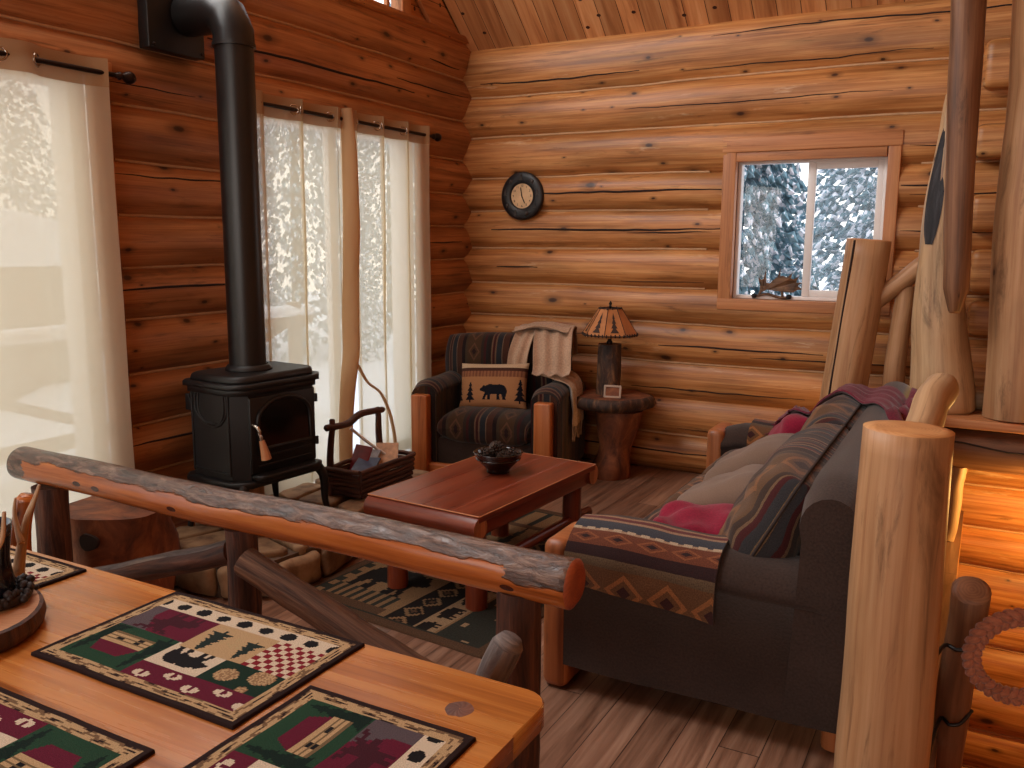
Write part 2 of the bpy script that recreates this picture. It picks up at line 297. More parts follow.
# ---------------------------------------------------------------- mesh builder
class MB:
    def __init__(s): s.v = []; s.f = []; s.uv = []; s.mi = []; s.sm = []; s.col = []; s.M = Matrix.Identity(4); s.hascol = False
    def vert(s, p): s.v.append(s.M @ V(p)); return len(s.v) - 1
    def face(s, idx, uvs, mi=0, smooth=True, col=None):
        s.f.append(list(idx)); s.uv.append(list(uvs)); s.mi.append(mi); s.sm.append(smooth); s.col.append(col)
        if col is not None: s.hascol = True
    def grid(s, P, UVf=None, mi=0, closed_v=False, flip=False, smooth=True):
        """P: list of rows of points."""
        n, m = len(P), len(P[0]); ids = [[s.vert(p) for p in row] for row in P]
        o = (rnd(0, 20), rnd(0, 20))
        for i in range(n - 1):
            for j in range(m if closed_v else m - 1):
                j2 = (j + 1) % m
                q = [ids[i][j], ids[i + 1][j], ids[i + 1][j2], ids[i][j2]]
                jj = j + 1
                if UVf: u = [UVf(i, j), UVf(i + 1, j), UVf(i + 1, jj), UVf(i, jj)]
                else:
                    u = [(i * .02 + o[0], j * .02 + o[1]), ((i + 1) * .02 + o[0], j * .02 + o[1]), ((i + 1) * .02 + o[0], jj * .02 + o[1]), (i * .02 + o[0], jj * .02 + o[1])]
                if flip: q.reverse(); u.reverse()
                s.face(q, u, mi(i, j) if callable(mi) else mi, smooth)
        return ids
    def tube(s, pts, rad, seg=16, caps=True, mi=0, capmi=None, lump=0.0, lf=4.0, squash=None, round_end=0.0, mfun=None, closed=False):
        pts = [V(p) for p in pts]; n = len(pts)
        rf = rad if callable(rad) else (lambda t: rad) if not isinstance(rad, (list, tuple)) else None
        L = [0.0]
        for i in range(1, n): L.append(L[-1] + (pts[i] - pts[i - 1]).length)
        tot = max(L[-1], 1e-6)
        def tan(i):
            if closed: return (pts[(i + 1) % n] - pts[i - 1]).normalized()
            return (pts[min(i + 1, n - 1)] - pts[max(i - 1, 0)]).normalized()
        t0 = tan(0); up = V((0, 0, 1)) if abs(t0.z) < .9 else V((1, 0, 0))
        nrm = (up - t0 * up.dot(t0)).normalized()
        so = (rnd(0, 40), rnd(0, 40)); sd = rnd(0, 50)
        rings = []; rr = []
        for i in range(n):
            t = tan(i); nrm = (nrm - t * nrm.dot(t)).normalized(); b = t.cross(nrm)
            r = rad[i] if rf is None else rf(L[i] / tot)
            rr.append(r); row = []
            for k in range(seg):
                a = 2 * PI * k / seg
                q = r * (1 + lump * nz(math.cos(a) * 1.1 + sd, math.sin(a) * 1.1, L[i] * lf))
                ca, sa = math.cos(a), math.sin(a)
                if squash: sa *= squash
                row.append(pts[i] + nrm * ca * q + b * sa * q)
            rings.append(row)
        rm = max(rr)
        ids = [[s.vert(p) for p in row] for row in rings]
        cnt = n if closed else n - 1
        for i in range(cnt):
            i2 = (i + 1) % n
            for k in range(seg):
                k2 = (k + 1) % seg
                u0, u1 = L[i] + so[0], (L[i2] if i2 else tot + .02) + so[0]
                v0, v1 = k / seg * 2 * PI * rm + so[1], (k + 1) / seg * 2 * PI * rm + so[1]
                s.face([ids[i][k], ids[i][k2], ids[i2][k2], ids[i2][k]], [(u0, v0), (u0, v1), (u1, v1), (u1, v0)], mfun(i / max(n - 1, 1), k / seg) if mfun else mi)
        if caps and not closed:
            for e, i in ((0, 0), (1, n - 1)):
                cmi = capmi if capmi is not None else mi
                cen = s.vert(pts[i]); row = rings[i]
                if round_end:
                    t = tan(i) * (1 if e else -1)
                    inner = [s.vert(pts[i] + (p - pts[i]) * .72 + t * round_end * rr[i]) for p in row]
                    for k in range(seg):
                        k2 = (k + 1) % seg
                        q = [ids[i][k], ids[i][k2], inner[k2], inner[k]]
                        if not e: q.reverse()
                        s.face(q, [(so[0] + k * .02, so[1]), (so[0] + k * .02 + .02, so[1]), (so[0] + k * .02 + .02, so[1] + .02), (so[0] + k * .02, so[1] + .02)], cmi)
                    base = inner; s.v[cen] = s.M @ (pts[i] + t * round_end * rr[i])
                else: base = [s.vert(p) for p in row]
                for k in range(seg):
                    k2 = (k + 1) % seg
                    a, b2 = 2 * PI * k / seg, 2 * PI * (k + 1) / seg
                    q = [cen, base[k], base[k2]]; u = [(0, 0), (math.cos(a) * rr[i], math.sin(a) * rr[i]), (math.cos(b2) * rr[i], math.sin(b2) * rr[i])]
                    if not e: q.reverse(); u.reverse()
                    s.face(q, u, cmi, round_end > 0)
    def rbox(s, cen, size, bevel=.004, seg=2, rot=None, mi=0, along=None, sub=0, fn=None):
        """bevelled box, UV in metres with u along its longest axis."""
        bm = bmesh.new(); bmesh.ops.create_cube(bm, size=1.0)
        bmesh.ops.scale(bm, vec=size, verts=bm.verts)
        if bevel > 0: bmesh.ops.bevel(bm, geom=list(bm.edges), offset=min(bevel, min(size) * .49), segments=seg, profile=.5, affect='EDGES', clamp_overlap=True)
        if sub: bmesh.ops.subdivide_edges(bm, edges=[e for e in bm.edges if e.calc_length() > .08], cuts=sub, use_grid_fill=True)
        ax = along if along is not None else max(range(3), key=lambda i: size[i])
        oth = [i for i in range(3) if i != ax]
        so = (rnd(0, 40), rnd(0, 40))
        T = Matrix.Translation(V(cen)) @ (rot.to_4x4() if rot else Matrix.Identity(4))
        bm.normal_update()
        mp = {}
        for v in bm.verts:
            p = v.co.copy()
            if fn: p = V(fn(p))
            mp[v.index] = s.vert(T @ p)
        for f in bm.faces:
            nn = f.normal; k = max(range(3), key=lambda i: abs(nn[i]))
            if k == ax: uax = oth
            else: uax = [ax, [o for o in oth if o != k][0]]
            s.face([mp[v.index] for v in f.verts], [(v.co[uax[0]] + so[0], v.co[uax[1]] + so[1] + (k * .37)) for v in f.verts], mi, bevel > 0 and seg > 1)
        bm.free()
    def lathe(s, prof, seg=24, cen=(0, 0, 0), mi=0, mfun=None, lump=0, rot=None):
        c = V(cen); rows = []
        for (r, z) in prof:
            row = []
            for k in range(seg):
                a = 2 * PI * k / seg
                q = r * (1 + lump * nz(math.cos(a) * 2, math.sin(a) * 2, z * 5))
                p = V((q * math.cos(a), q * math.sin(a), z))
                row.append(c + (rot @ p if rot else p))
            rows.append(row)
        o = (rnd(0, 20), rnd(0, 20)); Ls = [0]
        for i in range(1, len(prof)): Ls.append(Ls[-1] + math.hypot(prof[i][0] - prof[i - 1][0], prof[i][1] - prof[i - 1][1]))
        rm = max(p[0] for p in prof)
        s.grid(rows, lambda i, j: (Ls[i] + o[0], j / seg * 2 * PI * rm + o[1]), (lambda i, j: mfun(i)) if mfun else mi, True, flip=True)
    def prism(s, poly, h, mi=0, bevel=0, xf=None, smooth=False):
        """polygon (x,y) extruded z 0..h (counter-clockwise), optional transform."""
        X = xf or Matrix.Identity(4); n = len(poly); so = (rnd(0, 20), rnd(0, 20))
        cx = sum(p[0] for p in poly) / n; cy = sum(p[1] for p in poly) / n
        def ring(z, ins):
            out = []
            for (x, y) in poly:
                d = math.hypot(x - cx, y - cy) or 1
                out.append(s.vert(X @ V((x - (x - cx) / d * ins, y - (y - cy) / d * ins, z))))
            return out
        rs = [ring(0, 0)]
        if bevel: rs += [ring(h - bevel, 0), ring(h - bevel * .3, bevel * .3), ring(h, bevel)]
        else: rs += [ring(h, 0)]
        for a, b in zip(rs[:-1], rs[1:]):
            for i in range(n):
                j = (i + 1) % n
                s.face([a[i], a[j], b[j], b[i]], [(i * .05 + so[0], so[1]), (j * .05 + so[0], so[1]), (j * .05 + so[0], so[1] + h), (i * .05 + so[0], so[1] + h)], mi, bool(bevel) or smooth)
        s.face(rs[-1], [(p[0] + so[0], p[1] + so[1]) for p in poly], mi, False)
        s.face(rs[0][::-1], [(p[0] + so[0], p[1] + so[1]) for p in poly][::-1], mi, False)
    def cushion(s, w, d, t, xf=None, puff=.5, mi=0, n=18, pinch=.05, wrinkle=.004, square=4.0, mi2=None, uvo=None):
        """stuffed pillow w x d, thickness t, seam at z=0."""
        X = xf or Matrix.Identity(4); sd = rnd(0, 30); so = uvo or (rnd(0, 3), rnd(0, 3))
        for sg in (1, -1):
            P = []
            for i in range(n + 1):
                row = []
                u = -math.cos(PI * i / n) if True else 0
                for j in range(n + 1):
                    v = -math.cos(PI * j / n)
                    e = max(0.0, (1 - abs(u) ** square) * (1 - abs(v) ** square)) ** puff
                    k = 1 - pinch * (1 - abs(u) ** 2) * abs(v) ** 6 - 0; k2 = 1 - pinch * (1 - abs(v) ** 2) * abs(u) ** 6
                    x, y = u * w / 2 * k2, v * d / 2 * k
                    z = sg * t / 2 * e
                    z += wrinkle * nz(x * 9 + sd, y * 9, sg) * e ** .3 * 2
                    row.append(X @ V((x, y, z)))
                P.append(row)
            h_ = n // 2; Lu, Lv = [0.0], [0.0]
            for q in range(n):
                Lu.append(Lu[-1] + (P[q + 1][h_] - P[q][h_]).length); Lv.append(Lv[-1] + (P[h_][q + 1] - P[h_][q]).length)
            f = lambda i, j: (Lu[i] - Lu[h_] + w / 2 + so[0], Lv[j] - Lv[h_] + d / 2 + so[1])
            s.grid(P, f, mi if sg > 0 or mi2 is None else mi2, flip=(sg < 0))
    def build(s, name, mats, parent=None, loc=None, rz=0, world=False, weld=False, sharp=None):
        me = bpy.data.meshes.new(name)
        vs = s.v
        if loc is not None and world:
            inv = (Matrix.Translation(V(loc)) @ Matrix.Rotation(rz, 4, 'Z')).inverted(); vs = [inv @ p for p in vs]
        if parent is not None and world:
            inv = parent_world(parent).inverted(); vs = [inv @ p for p in vs]
        me.from_pydata([tuple(p) for p in vs], [], s.f)
        uvl = me.uv_layers.new(name='UVMap')
        flat = []
        for u in s.uv:
            for a in u: flat += [a[0], a[1]]
        uvl.data.foreach_set('uv', flat)
        if s.hascol:
            ca = me.color_attributes.new('Col', 'FLOAT_COLOR', 'CORNER'); fl = []
            for f, c in zip(s.f, s.col): fl += list(c or (0, 0, 0, 1)) * len(f)
            ca.data.foreach_set('color', fl)
        for m in (mats if isinstance(mats, (list, tuple)) else [mats]): me.materials.append(m)
        me.polygons.foreach_set('material_index', s.mi); me.polygons.foreach_set('use_smooth', s.sm)
        me.update()
        o = bpy.data.objects.new(name, me); C.objects.link(o)
        if loc is not None: o.location = loc; o.rotation_euler = (0, 0, rz)
        if parent is not None: o.parent = parent
        return o

def parent_world(o):
    m = Matrix.Translation(o.location) @ o.rotation_euler.to_matrix().to_4x4()
    return parent_world(o.parent) @ m if o.parent else m
def thing(name, label, cat, loc=(0, 0, 0), rz=0, group=None):
    o = bpy.data.objects.new(name, None); C.objects.link(o); o.location = loc; o.rotation_euler = (0, 0, rz); o.empty_display_size = .1
    return tag(o, label, cat, group)
def tag(o, label, cat, group=None):
    o['label'] = label; o['category'] = cat
    if group: o['group'] = group
    return o
def struct(o): o['kind'] = 'structure'; return o
def line(a, b, n=8, wob=0.0, sd=0.0):
    a, b = V(a), V(b); out = []
    for i in range(n + 1):
        t = i / n; p = a.lerp(b, t)
        if wob: p = p + V((nz(t * 3 + sd, 1.3), nz(t * 3, 7.7 + sd), nz(3.1, t * 3 + sd))) * wob
        out.append(p)
    return out
def spline(pts, n=8):
    pts = [V(p) for p in pts]; out = []
    for i in range(len(pts) - 1):
        p0, p1, p2, p3 = pts[max(i - 1, 0)], pts[i], pts[i + 1], pts[min(i + 2, len(pts) - 1)]
        for k in range(n):
            t = k / n
            out.append(.5 * ((2 * p1) + (-p0 + p2) * t + (2 * p0 - 5 * p1 + 4 * p2 - p3) * t * t + (-p0 + 3 * p1 - 3 * p2 + p3) * t ** 3))
    out.append(pts[-1]); return out
def log_obj(name, a, b, r, mats, parent=None, n=14, lump=.06, wob=.012, capmi=1, r2=None, seg=20, round_end=0.0, mfun=None, squash=None, label=None, cat=None, group=None, knobs=0):
    """a peeled log from a to b; a thing of its own (origin at its lower end) or a part."""
    mb = MB(); r2 = r2 if r2 is not None else r
    mb.tube(line(a, b, n, wob, rnd(0, 20)), lambda t: r + (r2 - r) * t, seg, True, 0, capmi, lump, 5.0, squash, round_end, mfun)
    if parent: return mb.build(name, mats, parent, world=True)
    base = a if a[2] <= b[2] else b
    o = mb.build(name, mats, loc=base, world=True)
    return tag(o, label, cat, group) if label else o
# ---------------------------------------------------------------- the room
YB, XL = 5.86, -3.61            # chink lines of the back and left log walls
def log_wall(mb, org, d, nrm, joints, s0, s1, openings=(), sd=0.0, bulge=.06, crack_every=.6, mi=0, chink=1, crack=2, ds=.12, checks=()):
    org, d, nrm = V(org), V(d), V(nrm)
    cuts = sorted({round(x, 4) for o in openings for x in (o[0], o[1]) if s0 < x < s1} | {s0, s1})
    ss = []
    for a, b in zip(cuts[:-1], cuts[1:]):
        n = max(1, int((b - a) / ds)); ss += [a + (b - a) * i / n for i in range(n)]
    ss.append(s1)
    def W(k, s): return .014 * nz(s * .9 + sd, k * 3.7) + .006 * nz(s * 3.1, k * 1.9 + sd) if 0 < k < len(joints) - 1 else 0
    def inside(s, z): return any(o[0] < s < o[1] and o[2] < z < o[3] for o in openings)
    T = 12; bulges = [bulge * (.85 + .4 * random.random()) * min(1, (joints[k + 1] - joints[k]) / .24) for k in range(len(joints) - 1)]
    def surf(i, s, t, bl):
        z = (joints[i] + W(i, s)) * (1 - t) + (joints[i + 1] + W(i + 1, s)) * t
        c = abs(2 * t - 1)
        bl = bulges[i]; out = bl * (1 - c ** 2.3) ** .75 + .012 * nz(s * 1.3 + i * 5.1, t * 1.5, sd) * (1 - c ** 4)
        return org + d * s + nrm * out + V((0, 0, z)), z
    for i in range(len(joints) - 1):
        h = joints[i + 1] - joints[i]; bl = bulges[i]
        u0, v0 = rnd(0, 60), rnd(0, 60)
        ids = {}
        def vid(a, b):
            if (a, b) not in ids: ids[(a, b)] = mb.vert(surf(i, ss[a], b / T, bl)[0])
            return ids[(a, b)]
        for a in range(len(ss) - 1):
            for b in range(T):
                sm = (ss[a] + ss[a + 1]) / 2; zm = joints[i] + h * (b + .5) / T
                if inside(sm, zm): continue
                uvq = [(ss[a] + u0, b / T * h * 1.25 + v0), (ss[a + 1] + u0, b / T * h * 1.25 + v0), (ss[a + 1] + u0, (b + 1) / T * h * 1.25 + v0), (ss[a] + u0, (b + 1) / T * h * 1.25 + v0)]
                q = [vid(a, b), vid(a + 1, b), vid(a + 1, b + 1), vid(a, b + 1)]
                fn = (mb.v[q[1]] - mb.v[q[0]]).cross(mb.v[q[3]] - mb.v[q[0]])
                if fn.dot(nrm) < 0: q.reverse(); uvq.reverse()
                mb.face(q, uvq, mi)
        # drying checks: long thin splits
        nc = 1 if random.random() < crack_every else 0
        if random.random() < .25: nc += 1
        for _ in range(nc):
            ln = rnd(.5, 2.6); a = rnd(s0, max(s0 + .1, s1 - ln)); b = min(a + ln, s1 - .02); tt = rnd(.2, .75)
            run = []
            n = max(6, int((b - a) / .06))
            for k in range(n + 1):
                s = a + (b - a) * k / n; t = min(.9, max(.1, tt + .10 * nz(s * .8, i * 2.2, sd) + .02 * nz(s * 7, i)))
                p, z = surf(i, s, t, bl)
                if inside(s - .03, z) or inside(s + .03, z) or inside(s, z):
                    if len(run) > 3: mb.tube(run, lambda q: .0015 + .0042 * math.sin(PI * q) ** .7, 5, False, crack)
                    run = []; continue
                run.append(p - nrm * .001)
            if len(run) > 3: mb.tube(run, lambda q: .0015 + .0042 * math.sin(PI * q) ** .7, 5, False, crack)
    for (zc, a, b, rr) in checks:      # the long dark splits one sees first
        i = max(k for k in range(len(joints) - 1) if joints[k] < zc); n = max(6, int((b - a) / .04)); run = []
        for k in range(n + 1):
            s = a + (b - a) * k / n; t = (zc - joints[i]) / (joints[i + 1] - joints[i]) + .05 * nz(s * 1.6, i * 2.2, sd) + .02 * nz(s * 8, i)
            run.append(surf(i, s, min(.92, max(.08, t)), bulge)[0] - nrm * .002)
        mb.tube(run, lambda q: rr * (.35 + .65 * math.sin(PI * min(.97, q + .03)) ** .6), 5, False, crack)
    for k in range(1, len(joints) - 1):
        run = []
        for s in ss:
            z = joints[k] + W(k, s)
            if inside(s - .02, z) or inside(s + .02, z):
                if len(run) > 1: mb.tube(run, .008, 6, False, chink)
                run = []; continue
            run.append(org + d * s + nrm * .007 + V((0, 0, z)))
        if len(run) > 1: mb.tube(run, .008, 6, False, chink)

WM = [M['log'], M['chink'], M['crack'], M['end']]
JB = [0, .262, .52, .782, 1.046, 1.294, 1.557, 1.831, 2.073, 2.369, 2.668, 3.03]
JL = [0, .2, .46, .71, .96, 1.218, 1.471, 1.721, 1.96, 2.212, 2.497, 2.8, 3.09]
WIN = (-1.575, -.545, 1.2, 2.235)
random.seed(21)
mb = MB()
log_wall(mb, (0, YB, 0), (1, 0, 0), (0, -1, 0), JB[2:], -3.72, 2.2, [WIN], 3.3, checks=[(2.755, -3.45, -2.2, .007), (2.72, -1.9, -.4, .005), (1.955, -3.0, -1.60, .009), (1.69, -3.35, -1.60, .009), (1.42, -3.3, -2.95, .007), (1.33, -2.3, -1.7, .005), (.90, -2.0, -.9, .007), (.86, -3.1, -2.4, .006), (.60, -2.2, -1.0, .006), (1.95, -.52, -.2, .007), (2.5, -2.3, -.6, .005)])
log_wall(mb, (0, YB, 0), (1, 0, 0), (0, -1, 0), JB[:3], -3.72, -.1, [], 5.3)
log_wall(mb, (0, YB, 0), (1, 0, 0), (0, -1, 0), [-2.2, -1.95, -1.68, -1.405, -1.13, -.853, -.661, -.352, -.097, .162, .42, .53], -.1, 2.2, [], 8.3)
for (za, zb, xa) in ((2.45, 2.74, -.135), (2.07, 2.285, -.15), (1.66, 1.895, -.142), (1.31, 1.585, -.118), (1.06, 1.29, -.105), (.72, .92, -.1)):
    mb.rbox((xa + .55, 5.80, (za + zb) / 2), (1.1, .2, zb - za - .02), .05, 4)     # the square-cut alternate courses of the crossing wall
mb.rbox((-.8, 5.99, 1.5), (6.4, .1, 8), 0) if False else None
struct(mb.build('wall_back', WM))
random.seed(33)
W1 = (.2, 2.62, .12, 2.32); W2 = (3.54, 5.14, .12, 2.32)
mb = MB()
log_wall(mb, (XL, 0, 0), (0, 1, 0), (1, 0, 0), JL, -4.0, 5.95, [W1, W2], 11.7, .055, checks=[(2.60, 3.3, 5.1, .009), (2.86, 5.3, 5.7, .006), (2.66, 4.9, 5.8, .006), (1.90, 2.7, 3.6, .005), (1.37, 2.65, 3.6, .007), (.62, 2.7, 3.5, .006), (1.6, 5.25, 5.7, .006), (2.3, 2.7, 3.2, .004)])
struct(mb.build('wall_left', [M['log_left'], M['chink'], M['crack'], M['end']]))
def roof(y): return 3.0 + .839 * (5.838 - y)
# gable above the left wall: boards by the corner, then a tall window under the rafters
mb = MB()
def quad(pts, mi=0, su=1): mb.face([mb.vert(p) for p in pts], [(p[1] * su, p[2]) for p in pts], mi, False)
quad([(XL, 5.1, 3.05), (XL, 5.9, 3.05), (XL, 5.9, roof(5.9)), (XL, 5.1, roof(5.1))])
quad([(XL, -4, 3.05), (XL, .0, 3.05), (XL, .0, 7.7), (XL, -4, 7.7)])
mb.rbox((XL + .03, 2.9, 3.07), (.1, 6, .05), .01)
struct(mb.build('trim_gable', [M['plank']]))
mb = MB()
mb.prism([(5.36, 3.09), (5.88, 3.06), (5.88, roof(5.88)), (1, roof(1)), (1, roof(1) - .31)], .035, 0, 0, Matrix(((0, 0, 1, XL + .01), (1, 0, 0, 0), (0, 1, 0, 0), (0, 0, 0, 1))))
struct(mb.build('trim_rake', [M['plank']]))
fr = MB(); fr.rbox((XL, 5.04, 3.36), (.1, .1, .58), .008); fr.rbox((XL, 4.88, 3.42), (.03, .03, .68), .004); fr.rbox((XL, 2.2, 3.9), (.1, .1, 1.6), .008)
w = struct(fr.build('window_4', [M['trimw']]))
gl = MB(); mbk = gl
gl.face([gl.vert(p) for p in ((XL - .02, 2.2, 3.09), (XL - .02, 5.0, 3.09), (XL - .02, 5.0, roof(5.0)), (XL - .02, 2.2, roof(2.2)))], [(0, 0), (1, 0), (1, 1), (0, 1)], 0, False)
gl.build('pane', [M['glass']], w)

mb = MB()      # tongue and groove ceiling: rises from the back wall to a ridge, then down behind
def cq(y0, z0, y1, z1):
    n = 6
    for i in range(n):
        ya, za, yb, zb = y0 + (y1 - y0) * i / n, z0 + (z1 - z0) * i / n, y0 + (y1 - y0) * (i + 1) / n, z0 + (z1 - z0) * (i + 1) / n
        la, lb = math.hypot(ya - y0, za - z0), math.hypot(yb - y0, zb - z0)
        mb.face([mb.vert(p) for p in ((-3.75, ya, za), (-3.75, yb, zb), (2.3, yb, zb), (2.3, ya, za))], [(la, -3.75), (lb, -3.75), (lb, 2.3), (la, 2.3)], 0, False)
cq(6.0, roof(6.0), .6, roof(.6)); cq(.6, roof(.6), -4.0, 4.6)
struct(mb.build('ceiling', [M['plank']]))

mb = MB()      # floor with the stairwell opening
def fq(x0, x1, y0, y1, z=0): mb.face([mb.vert(p) for p in ((x0, y0, z), (x1, y0, z), (x1, y1, z), (x0, y1, z))], [(p[1], p[0]) for p in ((x0, y0), (x1, y0), (x1, y1), (x0, y1))], 0, False)
fq(-3.75, -.03, -4, 6); fq(-.03, 1.5, -4, 2.35); fq(1.5, 2.3, -4, 6)
struct(mb.build('floor', [M['floorw']]))
mb = MB()
mb.rbox((-.08, 4.15, -1.12), (.1, 3.6, 2.2), 0); mb.rbox((.75, 2.3, -1.12), (1.56, .1, 2.2), 0); mb.rbox((1.55, 4.15, -1.12), (.1, 3.6, 2.2), 0)
struct(mb.build('wall_stairwell', [M['log']]))
mb = MB(); mb.rbox((.75, 4.1, -2.22), (1.6, 3.6, .05), 0); struct(mb.build('floor_stairwell', [M['floorw']]))
mb = MB(); mb.rbox((2.3, 1, 2.8), (.1, 10, 10.2), 0); struct(mb.build('wall_right', [M['log']]))
mb = MB(); mb.rbox((-.7, -4.05, 3.2), (6.1, .1, 6.6), 0); struct(mb.build('wall_front', [M['log']]))

# back window: pine trim recessed in the logs, white slider
def window_back():
    fr = MB(); x0, x1, z0, z1 = -1.598, -.529, 1.164, 2.271; y = 5.82
    fr.rbox((x0 + .042, y, (z0 + z1) / 2), (.085, .06, z1 - z0), .004); fr.rbox((x1 - .036, y, (z0 + z1) / 2), (.072, .06, z1 - z0), .004)
    fr.rbox(((x0 + x1) / 2, y - .006, z1 - .045), (x1 - x0 + .01, .06, .09), .004); fr.rbox(((x0 + x1) / 2, y, z1 - .118), (x1 - x0 - .158, .05, .06), .003)
    fr.rbox(((x0 + x1) / 2, y - .002, z0 + .036), (x1 - x0 + .004, .062, .072), .004)
    fr.rbox(((x0 + x1) / 2, 5.93, z0 + .055), (x1 - x0, .2, .03), .004)
    for x in (x0 + .06, x1 - .05): fr.rbox((x, 5.93, (z0 + z1) / 2), (.03, .2, z1 - z0), .003)
    fr.rbox(((x0 + x1) / 2, 5.93, z1 - .11), (x1 - x0, .2, .03), .003)
    w = struct(fr.build('window_3', [M['trimw']]))
    sa = MB(); X0, X1, Z0, Z1 = -1.52, -.598, 1.236, 2.12; yy = 5.92; Z1 = 2.135
    for (cx, cz, sx, sz) in (((X0 + X1) / 2, Z0 + .012, X1 - X0 - .05, .024), ((X0 + X1) / 2, Z1 - .012, X1 - X0 - .05, .024), (X0 + .012, (Z0 + Z1) / 2, .024, Z1 - Z0), (X1 - .014, (Z0 + Z1) / 2, .028, Z1 - Z0)):
        sa.rbox((cx, yy, cz), (sx, .07, sz), .004)
    sa.build('frame', [M['vinyl']], w)
    sh = MB(); a, b, c, d = -1.075, -.625, Z0 + .024, Z1 - .024
    for (cx, cz, sx, sz) in (((a + b) / 2 + .004, c + .022, b - a - .088, .045), ((a + b) / 2 + .004, d - .022, b - a - .088, .045), (a + .024, (c + d) / 2, .048, d - c), (b - .02, (c + d) / 2, .04, d - c)):
        sh.rbox((cx, yy - .01, cz), (sx, .04, sz), .004)
    sh.build('sash', [M['vinyl']], w)
    g = MB(); g.rbox(((X0 + X1) / 2, yy + .01, (Z0 + Z1) / 2), (X1 - X0 - .03, .004, Z1 - Z0 - .03), 0); g.build('pane', [M['glass']], w)
window_back()
def side_window(nm, W):
    y0, y1, z0, z1 = W; x = XL - .06
    fr = MB()
    for (cy, cz, sy, sz) in (((y0 + y1) / 2, z0 + .04, y1 - y0, .08), ((y0 + y1) / 2, z1 - .025, y1 - y0, .05), (y0 + .04, (z0 + z1) / 2, .08, z1 - z0), (y1 - .04, (z0 + z1) / 2, .08, z1 - z0)):
        fr.rbox((x, cy, cz), (.14, sy, sz), .004)
    fr.rbox((x, (y0 + y1) / 2, (z0 + z1) / 2), (.05, .07, z1 - z0 - .1), .004)
    w = struct(fr.build(nm, [M['vinyl']]))
    tr = MB(); xt = XL + .05
    for (cy, cz, sy, sz) in (((y0 + y1) / 2, z1 + .03, y1 - y0 + .2, .07), (y0 - .035, (z0 + z1) / 2, .09, z1 - z0), (y1 + .035, (z0 + z1) / 2, .09, z1 - z0)):
        tr.rbox((xt, cy, cz), (.05, sy, sz), .004)
    tr.build('casing', [M['trimw']], w)
    g = MB(); g.rbox((x, (y0 + y1) / 2, (z0 + z1) / 2), (.004, y1 - y0 - .1, z1 - z0 - .1), 0); g.build('pane', [M['glass']], w)
side_window('window_1', W1); side_window('window_2', W2)

# ---------------------------------------------------------------- outside, seen through glass and cloth
mb = MB()
P = [[V((x, y, -.75 + .25 * nz(x * .3, y * .3) + .02 * max(0, abs(y - 2) - 3))) for y in [-14 + k for k in range(40)]] for x in [-24 + k for k in range(34)]]
P = [[p if not (-4.4 < p.x < 3.3 and -5 < p.y < 6.6) else V((p.x, p.y, -3)) for p in r] for r in P]
mb.grid(P, flip=True); struct(mb.build('ground_snow', [M['snow']]))
mb = MB(); mb.rbox((-4.9, 2.3, -.15), (2.3, 9, .1), .02); struct(mb.build('deck_snow', [M['snow']]))
def deck_rail():
    t = thing('deck_railing', 'log deck railing with crossed braces outside behind the sheer curtains', 'railing', (-5.9, 2.4, -.1))
    for z in (.12, .85):
        mb = MB(); mb.tube(line((-5.9, -1.6, z), (-5.9, 6.6, z), 10, .02), .06, 10); mb.build('rail', [M['outwood']], t, world=True)
    for k in range(5):
        y = -1.4 + k * 1.95
        mb = MB(); mb.tube([(-5.9, y, -.1), (-5.9, y, 1.02)], .07, 10); mb.build('post', [M['outwood']], t, world=True)
        if k < 4:
            for a, b in ((.15, .82), (.82, .15)):
                mb = MB(); mb.tube([(-5.9, y + .1, a), (-5.9, y + 1.85, b)], .04, 8); mb.build('brace', [M['outwood']], t, world=True)
    s = MB(); s.tube(line((-5.9, -1.6, .93), (-5.9, 6.6, .93), 30, .01), .06, 8, squash=1.3); s.build('snow_cap', [M['snow']], t, world=True)
deck_rail()
def spruce(x, y, z, h, r, lab, n=900, seed=1, ls=1.0):
    random.seed(seed)
    t = thing('spruce_tree', lab, 'tree', (x, y, z), 0, 'snowy spruces outside')
    mb = MB(); mb.tube([(0, 0, -.1), (0, 0, h * .5), (0, 0, h * .97)], lambda q: .14 * (1 - q) + .01, 10); mb.build('trunk', [M['trunk']], t)
    f = MB()
    for i in range(n):
        q = rnd(.02, 1) ** .9; zz = h * (.03 + .95 * q); rr = r * (1 - q) ** .85 * rnd(.35, 1) + .05; a = rnd(0, 2 * PI)
        L = rnd(.10, .22) * (1.2 - .6 * q) * ls; wd = L * rnd(.35, .6); dr = rnd(-.5, .1)
        c = V((math.cos(a) * rr, math.sin(a) * rr, zz - rr * .35)); out = V((math.cos(a + rnd(-.5, .5)), math.sin(a + rnd(-.5, .5)), dr)).normalized(); side = V((-out.y, out.x, rnd(-.3, .3))).normalized(); up = out.cross(side)
        k = [c - out * L * .5, c + side * wd * .5 + up * .02, c + out * L * .6 - V((0, 0, .04)), c - side * wd * .5 + up * .02, c + up * .06, c - up * .05]
        id_ = [f.vert(p) for p in k]
        for q4 in ((0, 1, 4), (1, 2, 4), (2, 3, 4), (3, 0, 4), (1, 0, 5), (2, 1, 5), (3, 2, 5), (0, 3, 5)): f.face([id_[j] for j in q4], [(0, 0), (.1, 0), (0, .1)], 0, False)
    f.build('foliage', [M['spruce']], t)
spruce(-2.5, 9.2, -.7, 6.6, 1.25, 'snowy spruce seen in the left pane of the back window', 8500, 5, .72)
spruce(-.6, 12.2, -.7, 9.5, 2.3, 'big snowy spruce filling the right pane of the back window', 9500, 6)
spruce(-4.6, 13.5, -.7, 9.0, 1.8, 'farther snowy spruce behind the left pane of the back window', 4500, 7)
